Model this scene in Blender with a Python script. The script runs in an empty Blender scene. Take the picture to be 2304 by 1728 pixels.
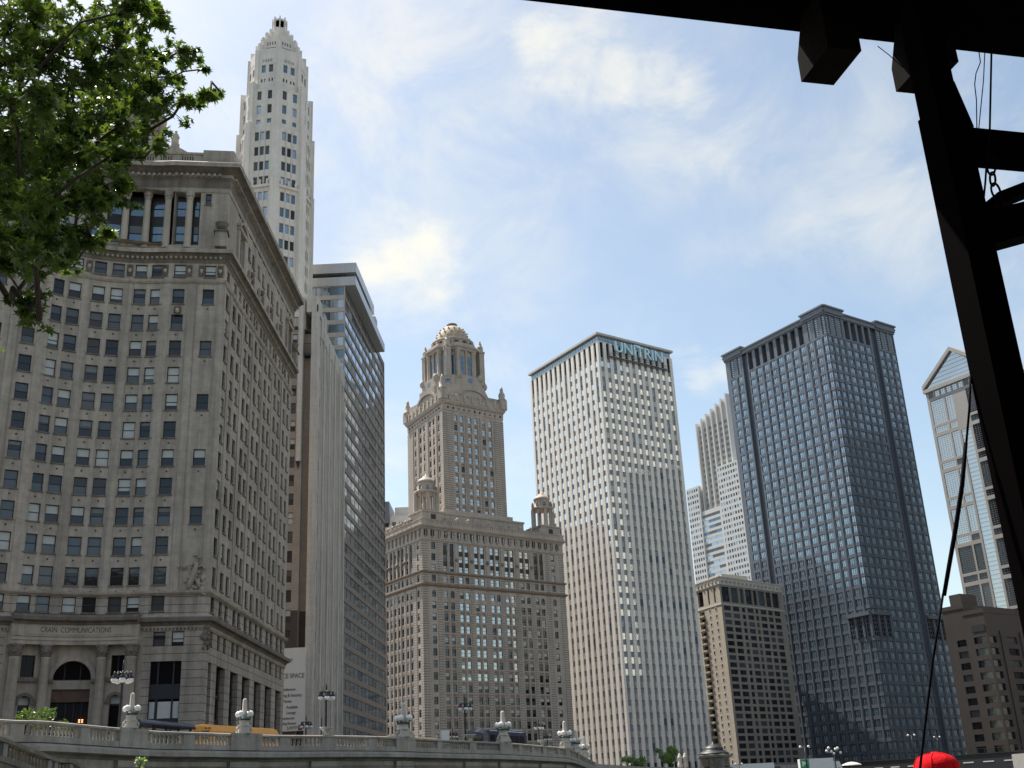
import bpy, bmesh, math, random
import numpy as np
from mathutils import Vector, Matrix
random.seed(7); rng = np.random.default_rng(7)
R = math.radians; PI = math.pi
sc = bpy.context.scene; COL = sc.collection

# ---------------------------------------------------------------- camera
cd = bpy.data.cameras.new('camera'); cam = bpy.data.objects.new('camera', cd); COL.objects.link(cam)
cd.sensor_width = 36; cd.lens = 2475 / 2304 * 36; cd.clip_start = .05; cd.clip_end = 6000
r_ = Vector((.99882668, .01698670, -.04535107)); u_ = Vector((.04842796, -.35035062, .93536580)); f_ = Vector((0, .93646457, .35076217))
m_ = Matrix((r_, u_, -f_)).transposed().to_4x4()
cam.matrix_world = m_; sc.camera = cam

# ---------------------------------------------------------------- sky, sun, exposure
SUN_EL, SUN_AZ = 60.0, -48.0            # azimuth clockwise from +Y (view heading)
sd = Vector((math.sin(R(SUN_AZ)) * math.cos(R(SUN_EL)), math.cos(R(SUN_AZ)) * math.cos(R(SUN_EL)), math.sin(R(SUN_EL))))
w = bpy.data.worlds.new('World'); sc.world = w; w.use_nodes = True
nt = w.node_tree; nt.nodes.clear(); N = nt.nodes.new; Lk = nt.links.new
out = N('ShaderNodeOutputWorld'); bg = N('ShaderNodeBackground'); bg.inputs[1].default_value = .10
sky = N('ShaderNodeTexSky'); sky.sky_type = 'NISHITA'; sky.sun_disc = False
sky.sun_elevation = R(SUN_EL); sky.sun_rotation = R(SUN_AZ); sky.air_density = 1.0; sky.dust_density = 1.5; sky.ozone_density = .8; sky.altitude = 100
tc = N('ShaderNodeTexCoord')
def noise(scale, detail, rough, zs=1.0, dist=0.0, off=(0, 0, 0)):
    mp = N('ShaderNodeMapping'); mp.inputs['Scale'].default_value = (1, 1, zs); mp.inputs['Location'].default_value = off
    Lk(tc.outputs['Generated'], mp.inputs[0]); n = N('ShaderNodeTexNoise'); n.inputs['Scale'].default_value = scale
    n.inputs['Detail'].default_value = detail; n.inputs['Roughness'].default_value = rough; n.inputs['Distortion'].default_value = dist
    Lk(mp.outputs[0], n.inputs['Vector']); return n.outputs[0]
def mth(op, a, b=None, clamp=False):
    n = N('ShaderNodeMath'); n.operation = op; n.use_clamp = clamp
    for i, v in enumerate((a, b)):
        if v is None: continue
        if isinstance(v, (int, float)): n.inputs[i].default_value = v
        else: Lk(v, n.inputs[i])
    return n.outputs[0]
def ramp(v, a, b):
    n = N('ShaderNodeMapRange'); n.interpolation_type = 'SMOOTHSTEP'; n.inputs[1].default_value = a; n.inputs[2].default_value = b; Lk(v, n.inputs[0]); return n.outputs[0]
veil = mth('ADD', mth('MULTIPLY', mth('MULTIPLY', ramp(noise(2.2, 4, .5, 1.3, .2, (5, 2, 1)), .36, .62), ramp(noise(7.5, 12, .64, 1.25, .45), .36, .76)), .55), .03)
nz = noise(9.0, 9, .62, 2.0, .3, (3, 1, 2))
puffs = None
# bright puffs of cloud: direction (pixel of the photograph turned into a compass bearing / elevation) and angular radius
for (px, py, rad, sx) in ((1245, 105, 3.0, 1), (1275, 140, 2.6, 1), (1400, 170, 2.4, 1), (1480, 165, 2.6, 1), (1540, 185, 1.8, 1), (905, 590, 3.6, 1), (830, 610, 2.6, 1), (960, 560, 2.2, 1), (1575, 855, 2.2, 1), (1625, 835, 1.7, 1), (1330, 30, 2.5, 1)):
    d = (r_ * (px - 1152) + u_ * (864 - py) + f_ * 2475).normalized()
    dn = N('ShaderNodeVectorMath'); dn.operation = 'DISTANCE'; dn.inputs[1].default_value = d
    nm = N('ShaderNodeVectorMath'); nm.operation = 'NORMALIZE'; Lk(tc.outputs['Generated'], nm.inputs[0]); Lk(nm.outputs[0], dn.inputs[0])
    fall = mth('SUBTRACT', 1.0, mth('DIVIDE', dn.outputs['Value'], R(rad) * 1.25), True)
    puffs = fall if puffs is None else mth('MAXIMUM', puffs, fall)
puff = ramp(mth('ADD', mth('MULTIPLY', puffs, .7), mth('MULTIPLY', mth('SUBTRACT', nz, .5), 1.9)), .12, .85)
puff = mth('MULTIPLY', puff, ramp(puffs, 0.0, .3))
fac = mth('ADD', veil, mth('MULTIPLY', puff, .5), True)
mx = N('ShaderNodeMix'); mx.data_type = 'RGBA'; Lk(fac, mx.inputs[0]); Lk(sky.outputs[0], mx.inputs[6]); mx.inputs[7].default_value = (5.4, 5.3, 5.05, 1)
tn = N('ShaderNodeVectorMath'); tn.operation = 'MULTIPLY'; tn.inputs[1].default_value = (1.10, 1.07, .95); Lk(mx.outputs[2], tn.inputs[0]); Lk(tn.outputs[0], bg.inputs[0]); Lk(bg.outputs[0], out.inputs[0])
sl = bpy.data.lights.new('sun', 'SUN'); sl.energy = 4.4; sl.angle = R(.53); sl.color = (1, .95, .87)
so = bpy.data.objects.new('sun', sl); COL.objects.link(so); so.rotation_euler = (-sd).to_track_quat('-Z', 'Y').to_euler()
sc.view_settings.view_transform = 'Standard'; sc.view_settings.look = 'None'; sc.view_settings.exposure = 0.92; sc.view_settings.gamma = 1
sc.view_settings.use_curve_mapping = False
sc.cycles.max_bounces = 6; sc.cycles.use_denoising = True

# ---------------------------------------------------------------- materials
MATS = {}
def mat(name, col, rough=.8, var=.12, scale=.5, streak=0., joint=None, vjoint=None, metal=0., ior=1.5, bump=0., trans=0., emit=None, wav=0., fine=0., spec=None):
    m = bpy.data.materials.new(name); m.use_nodes = True; t = m.node_tree; b = t.nodes['Principled BSDF']
    n = t.nodes.new; l = t.links.new
    b.inputs['Roughness'].default_value = rough; b.inputs['Metallic'].default_value = metal; b.inputs['IOR'].default_value = ior
    b.inputs['Base Color'].default_value = (*col, 1)
    co = n('ShaderNodeTexCoord').outputs['Object']
    def nz(sc_, det, zs=1.):
        mp = n('ShaderNodeMapping'); mp.inputs['Scale'].default_value = (sc_, sc_, sc_ * zs); l(co, mp.inputs[0])
        t_ = n('ShaderNodeTexNoise'); t_.inputs['Scale'].default_value = 1; t_.inputs['Detail'].default_value = det; t_.inputs['Roughness'].default_value = .6; l(mp.outputs[0], t_.inputs['Vector']); return t_.outputs[0]
    def mr(v, a, b_, c, d):
        q = n('ShaderNodeMapRange'); q.inputs[1].default_value = a; q.inputs[2].default_value = b_; q.inputs[3].default_value = c; q.inputs[4].default_value = d; l(v, q.inputs[0]); return q.outputs[0]
    def mm(op, a, c):
        q = n('ShaderNodeMath'); q.operation = op
        for i, v in enumerate((a, c)):
            if isinstance(v, (int, float)): q.inputs[i].default_value = v
            else: l(v, q.inputs[i])
        return q.outputs[0]
    k = None
    if var > 0: k = mr(nz(scale, 6), .3, .7, 1 - var, 1 + var)
    if fine > 0:
        s = mr(nz(scale * 9, 3), .3, .7, 1 - fine, 1 + fine); k = s if k is None else mm('MULTIPLY', k, s)
    if streak > 0:
        s = mr(nz(1.1, 5, .045), .42, .68, 1, 1 - streak); k = s if k is None else mm('MULTIPLY', k, s)
    if joint:
        sp = n('ShaderNodeSeparateXYZ'); l(co, sp.inputs[0])
        fz = mm('FRACT', mm('DIVIDE', sp.outputs[2], joint[0]), 0); s = mr(fz, joint[1], joint[1] * 1.01, joint[2], 1); k = s if k is None else mm('MULTIPLY', k, s)
    if k is not None:
        v = n('ShaderNodeVectorMath'); v.operation = 'SCALE'; v.inputs[0].default_value = col; l(k, v.inputs['Scale']); l(v.outputs[0], b.inputs['Base Color'])
    if bump or wav:
        bp = n('ShaderNodeBump'); bp.inputs['Strength'].default_value = bump or wav; bp.inputs['Distance'].default_value = .05 if bump else .3
        l(nz(6 if bump else .35, 4), bp.inputs['Height']); l(bp.outputs[0], b.inputs['Normal'])
    if spec is not None: b.inputs['Specular IOR Level'].default_value = spec
    if trans: b.inputs['Transmission Weight'].default_value = trans
    if emit: b.inputs['Emission Color'].default_value = (*emit[:3], 1); b.inputs['Emission Strength'].default_value = emit[3]
    MATS[name] = m; return m
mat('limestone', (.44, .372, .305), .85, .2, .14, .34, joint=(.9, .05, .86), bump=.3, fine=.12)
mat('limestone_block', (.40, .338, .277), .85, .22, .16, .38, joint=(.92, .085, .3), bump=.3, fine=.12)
mat('limestone_dark', (.205, .17, .138), .9, .25, .5, .3, bump=.4, fine=.12)  # darker stone for sills, carving and cornice undersides
mat('limestone_pale', (.50, .42, .335), .85, .1, .3, .15)
mat('terracotta_white', (.80, .725, .64), .55, .08, .25, .16, fine=.06)
mat('terracotta_grey', (.56, .505, .445), .6, .10, .3, .28, joint=(1.2, .03, .8), fine=.08)
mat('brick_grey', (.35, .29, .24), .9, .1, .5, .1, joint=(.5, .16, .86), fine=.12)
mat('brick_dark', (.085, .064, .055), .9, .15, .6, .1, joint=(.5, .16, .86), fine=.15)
mat('terracotta_tan', (.455, .385, .322), .7, .12, .2, .22, fine=.06)
mat('terracotta_band', (.455, .385, .322), .7, .12, .2, .22, joint=(.74, .26, .3), fine=.06)
mat('terracotta_dark', (.27, .205, .16), .8, .15, .6, .2, fine=.12)
mat('dome_tile', (.46, .36, .26), .75, .12, .5, .1, joint=(1.0, .1, .75))
mat('marble', (.80, .745, .68), .55, .05, .1, .06, fine=.03)
mat('spandrel_grey', (.23, .235, .24), .45, .1, .2)
mat('granite_blue', (.122, .135, .162), .4, .1, .15, .06, fine=.06)
mat('granite_brown', (.042, .032, .028), .6, .12, .2, .1)
mat('granite_white', (.60, .59, .57), .6, .04, .05)
mat('concrete_buff', (.40, .345, .28), .8, .08, .2, .12, fine=.05)
mat('concrete_pale', (.55, .51, .45), .8, .06, .3, .1)
mat('roof_metal', (.52, .51, .50), .34, .08, .06, .08, metal=.55)
mat('concrete_panel', (.52, .47, .415), .7, .12, .08, .1, fine=.05)
mat('spandrel_tan', (.25, .205, .17), .6, .08, .3)
mat('steel', (.55, .57, .6), .3, 0, metal=.9)
mat('frame_dark', (.018, .018, .022), .5, 0)
mat('frame_bronze', (.03, .024, .02), .5, 0)
mat('glass_dark', (.012, .014, .018), .04, 0, ior=1.55, wav=.05)
mat('glass_deep', (.006, .006, .008), .12, 0, ior=1.45, wav=.05, spec=.18)
mat('glass_grey', (.07, .078, .085), .05, 0, metal=.16, ior=1.6, wav=.06)
mat('glass_sky', (.42, .48, .53), .04, 0, metal=.8, wav=.05)
mat('glass_blue', (.16, .23, .29), .05, 0, metal=.6, ior=1.6, wav=.06)
mat('glass_bright', (.80, .83, .82), .05, 0, metal=.85, wav=.05)
mat('glass_pale', (.50, .53, .53), .05, 0, metal=.8, wav=.07)
mat('glass_teal', (.26, .36, .43), .05, 0, metal=.65, ior=1.6, wav=.05)
mat('blind', (.52, .53, .50), .6, .06, 2.)
mat('blind_dim', (.17, .18, .18), .35, .1, 1.5)
mat('room_warm', (.09, .045, .03), .5, .3, 2.)
mat('roof_gravel', (.22, .21, .2), .95, .15, .5)
mat('asphalt', (.05, .05, .052), .9, .15, 1.5)
mat('paving', (.26, .25, .235), .9, .1, .6)
mat('viaduct_stone', (.34, .312, .275), .85, .18, .35, .3, bump=.3, fine=.1)
mat('viaduct_dark', (.21, .185, .155), .9, .3, .5, .35, bump=.3, fine=.15)  # darker stone for cornice undersides, lintels, bridge house and stair
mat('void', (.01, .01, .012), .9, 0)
mat('lamp_stone', (.52, .48, .42), .8, .1, 1.5, .1, fine=.06)
mat('globe', (.82, .80, .76), .25, 0)
mat('iron', (.014, .016, .018), .5, .1, 3.)
mat('iron_green', (.03, .075, .085), .55, .25, 3.)
mat('school_yellow', (.78, .33, .03), .35, .04, 1.)
mat('pale_yellow', (.72, .45, .15), .4, .05, 1.)
mat('bus_red', (.55, .09, .03), .4, .05, 1.)
mat('black_paint', (.015, .015, .017), .4, 0)
mat('navy_paint', (.02, .025, .06), .25, 0)
mat('white_paint', (.75, .75, .73), .5, .04, 1.)
mat('sign_white', (.66, .66, .64), .6, .03, .5)
mat('sign_ink', (.10, .10, .12), .7, 0)
mat('sign_red', (.35, .02, .04), .6, 0)
mat('green_paint', (.03, .30, .10), .5, 0)
mat('blue_sign', (.08, .35, .55), .5, 0)
mat('letter_blue', (.62, .84, .92), .35, .04, 1., metal=.2)
mat('letter_stone', (.075, .06, .05), .8, 0)
mat('water', (.02, .035, .03), .08, .2, .1, wav=.5)
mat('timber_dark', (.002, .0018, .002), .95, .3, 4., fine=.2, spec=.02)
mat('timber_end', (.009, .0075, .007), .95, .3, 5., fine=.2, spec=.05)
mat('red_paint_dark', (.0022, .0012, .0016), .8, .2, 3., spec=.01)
mat('rope_dark', (.004, .004, .007), .8, 0, spec=.05)
mat('stone_band', (.36, .335, .31), .7, .06, .1)
mat('cap_red', (.55, .008, .014), .95, .22, 16., fine=.2, bump=.4, spec=.1)
mat('skin', (.5, .3, .22), .55, .05, 9.)
mat('shirt', (.12, .16, .28), .9, .1, 6.)
mat('trousers', (.05, .05, .06), .9, .1, 6.)
mat('hair', (.03, .02, .014), .7, .2, 30.)
mat('bark', (.05, .04, .033), .95, .3, 6., bump=.5)
mat('planks', (.09, .075, .06), .9, .2, 1.2)
mat('pale_canvas', (.6, .55, .46), .9, .05, 1.)
mat('lamp_on', (.9, .3, .1), .5, 0, emit=(1, .35, .12, 2.2))
def leaf_mat(name, c1, c2, tr):
    m = bpy.data.materials.new(name); m.use_nodes = True; t = m.node_tree; t.nodes.clear(); n = t.nodes.new; l = t.links.new
    o = n('ShaderNodeOutputMaterial'); mixs = n('ShaderNodeMixShader'); d = n('ShaderNodeBsdfPrincipled'); tr_ = n('ShaderNodeBsdfTranslucent')
    tcx = n('ShaderNodeTexCoord'); nz = n('ShaderNodeTexNoise'); nz.inputs['Scale'].default_value = 5.5; nz.inputs['Detail'].default_value = 3; l(tcx.outputs['Object'], nz.inputs['Vector'])
    mc = n('ShaderNodeMix'); mc.data_type = 'RGBA'; mc.inputs[6].default_value = (*c1, 1); mc.inputs[7].default_value = (*c2, 1)
    q = n('ShaderNodeMapRange'); q.inputs[1].default_value = .35; q.inputs[2].default_value = .65; l(nz.outputs[0], q.inputs[0]); l(q.outputs[0], mc.inputs[0])
    l(mc.outputs[2], d.inputs['Base Color']); d.inputs['Roughness'].default_value = .34; tv = n('ShaderNodeVectorMath'); tv.operation = 'MULTIPLY'; tv.inputs[1].default_value = (1.9, 1.7, 1.2); l(mc.outputs[2], tv.inputs[0]); l(tv.outputs[0], tr_.inputs['Color'])
    mixs.inputs[0].default_value = tr; l(d.outputs[0], mixs.inputs[1]); l(tr_.outputs[0], mixs.inputs[2]); l(mixs.outputs[0], o.inputs['Surface'])
    MATS[name] = m
leaf_mat('leaf', (.032, .07, .01), (.10, .165, .026), .36)
leaf_mat('leaf_far', (.08, .16, .04), (.15, .25, .06), .35)
mat('hotel_grey', (.30, .265, .225), .75, .1, .2, .12, fine=.05)

# ---------------------------------------------------------------- mesh helpers
class MB:
    def __init__(s): s.v = []; s.f = []; s.m = []; s.names = []; s.smooth = set()
    def mi(s, name):
        if name not in s.names: s.names.append(name)
        return s.names.index(name)
    def poly(s, pts, mt):
        k = len(s.v); s.v.extend([tuple(p) for p in pts]); s.f.append(tuple(range(k, k + len(pts)))); s.m.append(s.mi(mt))
    def hexa(s, p, mt):      # p: 4 bottom (ccw from above) + 4 top
        k = len(s.v); s.v.extend([tuple(q) for q in p]); i = s.mi(mt)
        for q in ((3, 2, 1, 0), (4, 5, 6, 7), (0, 1, 5, 4), (1, 2, 6, 5), (2, 3, 7, 6), (3, 0, 4, 7)):
            s.f.append(tuple(k + a for a in q)); s.m.append(i)
    def box(s, c, size, mt, rz=0., tilt=None):
        hx, hy, hz = size[0] / 2, size[1] / 2, size[2] / 2; P = []
        M_ = Matrix.Rotation(rz, 3, 'Z')
        if tilt is not None: M_ = M_ @ tilt
        for z in (-hz, hz):
            for x, y in ((-hx, -hy), (hx, -hy), (hx, hy), (-hx, hy)): P.append(Vector(c) + M_ @ Vector((x, y, z)))
        s.hexa(P, mt)
    def prism(s, pts, z0, z1, mt, top=None, sides=True, bottom=False):
        n = len(pts)
        if sides:
            for i in range(n):
                a, b = pts[i], pts[(i + 1) % n]; s.poly([(a[0], a[1], z0), (b[0], b[1], z0), (b[0], b[1], z1), (a[0], a[1], z1)], mt)
        s.poly([(p[0], p[1], z1) for p in pts], top or mt)
        if bottom: s.poly([(p[0], p[1], z0) for p in reversed(pts)], mt)
    def lathe(s, c, prof, mt, n=16, a0=0., smooth=True):   # prof: (r, z)
        k = len(s.v); i = s.mi(mt)
        for r, z in prof:
            for j in range(n):
                a = a0 + 2 * PI * j / n; s.v.append((c[0] + r * math.cos(a), c[1] + r * math.sin(a), c[2] + z))
        for q in range(len(prof) - 1):
            for j in range(n):
                a = k + q * n + j; b = k + q * n + (j + 1) % n; s.f.append((a, b, b + n, a + n)); s.m.append(i)
                if smooth: s.smooth.add(len(s.f) - 1)
        s.f.append(tuple(k + j for j in range(n))[::-1]); s.m.append(i)
        s.f.append(tuple(k + (len(prof) - 1) * n + j for j in range(n))); s.m.append(i)
    def tube(s, pts, r, mt, n=6, r1=None):
        pts = [Vector(p) for p in pts]; k = len(s.v); i = s.mi(mt); m = len(pts)
        for q, p in enumerate(pts):
            d = (pts[min(q + 1, m - 1)] - pts[max(q - 1, 0)]).normalized(); a = d.orthogonal().normalized()
            if q and a.dot(pa) < 0: a = -a
            if q: a = (pa - d * pa.dot(d)).normalized()
            pa = a; b = d.cross(a); rr = (r[q] if isinstance(r, (list, tuple)) else (r if r1 is None else r + (r1 - r) * q / max(1, m - 1)))
            for j in range(n):
                t = 2 * PI * j / n; s.v.append(tuple(p + (a * math.cos(t) + b * math.sin(t)) * rr))
        for q in range(m - 1):
            for j in range(n):
                a = k + q * n + j; b = k + q * n + (j + 1) % n; s.f.append((a, b, b + n, a + n)); s.m.append(i); s.smooth.add(len(s.f) - 1)
        s.f.append(tuple(k + j for j in range(n))[::-1]); s.m.append(i); s.f.append(tuple(k + (m - 1) * n + j for j in range(n))); s.m.append(i)
    def sphere(s, c, r, mt, n=12, sz=1.):
        s.lathe(c, [(max(.001, r * math.sin(PI * q / (n // 2))), -r * sz * math.cos(PI * q / (n // 2))) for q in range(n // 2 + 1)], mt, n)
    def build(s, name, parent=None, label=None, kind=None, loc=None):
        base = Vector(loc) if loc is not None else (BASE[parent.name] if parent is not None else Vector((0, 0, 0)))
        me = bpy.data.meshes.new(name); bx, by, bz = base
        me.from_pydata([(x - bx, y - by, z - bz) for x, y, z in s.v], [], s.f); me.polygons.foreach_set('material_index', s.m)
        if s.smooth:
            fl = [False] * len(s.f)
            for q in s.smooth: fl[q] = True
            me.polygons.foreach_set('use_smooth', fl)
        for q in s.names: me.materials.append(MATS[q])
        me.update(); o = bpy.data.objects.new(name, me); COL.objects.link(o)
        if parent is not None: o.parent = parent; BASE[o.name] = base
        else: o.location = base; BASE[o.name] = base
        if label: o['label'] = label
        if kind: o['kind'] = kind
        return o
BASE = {}
def thing(name, label, cat, loc=(0, 0, 0), group=None):
    o = bpy.data.objects.new(name, None); COL.objects.link(o); o.location = loc; o.empty_display_size = .3
    o['label'] = label; o['category'] = cat; BASE[o.name] = Vector(loc)
    if group: o['group'] = group
    return o
def tag(o, label, cat, group=None):
    o['label'] = label; o['category'] = cat
    if group: o['group'] = group
    return o
def dup(src, loc, rz=0., label=None, scale=None):
    r = src.copy(); COL.objects.link(r); r.location = loc; r.rotation_euler = (0, 0, rz)
    if scale: r.scale = scale
    if label: r['label'] = label
    def rec(a, b):
        for ch in a.children:
            c = ch.copy(); COL.objects.link(c); c.parent = b; rec(ch, c)
    rec(src, r); return r

# ---------------------------------------------------------------- facades
class Fac:                 # straight facade from a to b, seen from outside left to right
    def __init__(s, a, b):
        s.a = Vector((a[0], a[1])); d = Vector((b[0], b[1])) - s.a; s.L = d.length; s.d = d / s.L; s.n = Vector((s.d.y, -s.d.x))
    def __call__(s, u, z, d=0.):
        p = s.a + s.d * u + s.n * d; return (p.x, p.y, z)
    def nrm(s, u): return s.n
    def seg(s, u0, u1): return 1
class Arc:                 # concave arc, u = 0 at the middle
    def __init__(s, c, T, rad):
        s.T = Vector(T).normalized(); s.N = Vector((s.T.y, -s.T.x)); s.R = rad; s.O = Vector(c) + s.N * rad
    def __call__(s, u, z, d=0.):
        a = u / s.R; p = s.O + (s.T * math.sin(a) - s.N * math.cos(a)) * (s.R - d); return (p.x, p.y, z)
    def nrm(s, u):
        a = u / s.R; return -(s.T * math.sin(a) - s.N * math.cos(a))
    def seg(s, u0, u1): return max(1, int(abs(u1 - u0) / .7))
def wall(mb, F, u0, u1, z0, z1, holes, mt, rev=.3, mrev=None, d=0., us=(), zs=()):
    U = sorted({round(x, 4) for h in holes for x in h[:2]} | {u0, u1} | set(us)); Zs = sorted({round(x, 4) for h in holes for x in h[2:4]} | {z0, z1} | set(zs))
    if isinstance(F, Arc):
        V = []
        for a, b in zip(U, U[1:]):
            n = F.seg(a, b); V += [a + (b - a) * i / n for i in range(n)]
        U2 = V + [U[-1]]
    else: U2 = U
    U2 = [x for x in U2 if u0 - 1e-6 <= x <= u1 + 1e-6]; Zs = [x for x in Zs if z0 - 1e-6 <= x <= z1 + 1e-6]
    hole = np.zeros((len(U2), len(Zs)), bool); ua = np.array(U2); za = np.array(Zs)
    for h in holes:
        i0, i1 = np.searchsorted(ua, h[0] - 1e-3), np.searchsorted(ua, h[1] - 1e-3); j0, j1 = np.searchsorted(za, h[2] - 1e-3), np.searchsorted(za, h[3] - 1e-3); hole[i0:i1, j0:j1] = True
        q = [(h[0], h[2]), (h[1], h[2]), (h[1], h[3]), (h[0], h[3])]; r = h[4] if len(h) > 4 else rev
        for k in range(4):
            a, b = q[k], q[(k + 1) % 4]; mb.poly([F(a[0], a[1], d), F(a[0], a[1], d - r), F(b[0], b[1], d - r), F(b[0], b[1], d)], mrev or (mt if isinstance(mt, str) else mt(a[0], a[1])))
    for i in range(len(U2) - 1):
        j = 0
        while j < len(Zs) - 1:
            if hole[i, j]: j += 1; continue
            k = j
            um = (U2[i] + U2[i + 1]) / 2; m0 = mt if isinstance(mt, str) else mt(um, (Zs[j] + Zs[j + 1]) / 2)
            while k + 1 < len(Zs) - 1 and not hole[i, k + 1] and (isinstance(mt, str) or mt(um, (Zs[k + 1] + Zs[k + 2]) / 2) == m0): k += 1
            mb.poly([F(U2[i], Zs[j], d), F(U2[i + 1], Zs[j], d), F(U2[i + 1], Zs[k + 1], d), F(U2[i], Zs[k + 1], d)], m0); j = k + 1
def fq(mb, F, u0, u1, z0, z1, d, mt):
    n = F.seg(u0, u1)
    for i in range(n):
        a = u0 + (u1 - u0) * i / n; b = u0 + (u1 - u0) * (i + 1) / n; mb.poly([F(a, z0, d), F(b, z0, d), F(b, z1, d), F(a, z1, d)], mt)
def fbox(mb, F, u0, u1, z0, z1, d0, d1, mt):
    n = F.seg(u0, u1)
    for i in range(n):
        a = u0 + (u1 - u0) * i / n; b = u0 + (u1 - u0) * (i + 1) / n
        mb.hexa([F(a, z0, d1), F(b, z0, d1), F(b, z0, d0), F(a, z0, d0), F(a, z1, d1), F(b, z1, d1), F(b, z1, d0), F(a, z1, d0)], mt)
def archfill(mb, F, uc, r, zs, ztop, d, mt, rev=.3, n=8):   # wall between a round arch (springing zs, radius r) and its square head
    for s_ in (-1, 1):
        pts = [(uc + s_ * r * math.cos(PI / 2 * i / n), zs + r * math.sin(PI / 2 * i / n)) for i in range(n + 1)]
        for (a, b) in zip(pts, pts[1:]):
            mb.poly([F(a[0], a[1], d), F(a[0], ztop, d), F(b[0], ztop, d), F(b[0], b[1], d)] if a[0] != b[0] else [F(a[0], a[1], d), F(a[0], ztop, d), F(b[0], ztop, d)], mt)
            mb.poly([F(a[0], a[1], d), F(b[0], b[1], d), F(b[0], b[1], d - rev), F(a[0], a[1], d - rev)], mt)
def offset(pts, d, closed=False):
    n = len(pts); res = []
    for i in range(n):
        p = Vector(pts[i][:2]); ns = []
        if closed or i > 0:
            e = (p - Vector(pts[i - 1][:2])).normalized(); ns.append(Vector((e.y, -e.x)))
        if closed or i < n - 1:
            e = (Vector(pts[(i + 1) % n][:2]) - p).normalized(); ns.append(Vector((e.y, -e.x)))
        if len(ns) == 1: res.append(p + ns[0] * d)
        else:
            m = (ns[0] + ns[1]).normalized(); res.append(p + m * d / max(.3, m.dot(ns[0])))
    return res
def sweep(mb, pts, prof, mt, closed=False, caps=True):       # prof: (d outward, z) list going round the section
    rings = [offset(pts, d, closed) for d, z in prof]; n = len(pts); m = len(prof)
    mts = mt if isinstance(mt, (list, tuple)) else [mt] * (m)
    for i in range(n if closed else n - 1):
        j = (i + 1) % n
        for k in range(m - 1):
            a, b, c, e = rings[k][i], rings[k][j], rings[k + 1][j], rings[k + 1][i]
            mb.poly([(a.x, a.y, prof[k][1]), (b.x, b.y, prof[k][1]), (c.x, c.y, prof[k + 1][1]), (e.x, e.y, prof[k + 1][1])], mts[k])
    if caps and not closed:
        for i in (0, n - 1):
            q = [(rings[k][i].x, rings[k][i].y, prof[k][1]) for k in range(m)]; mb.poly(q if i else q[::-1], mts[0])
def box_prof(z0, z1, d, ins=-.05): return [(ins, z0), (d, z0), (d, z1), (ins, z1)]
CAMP = Vector((0, 0, 0))
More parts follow.
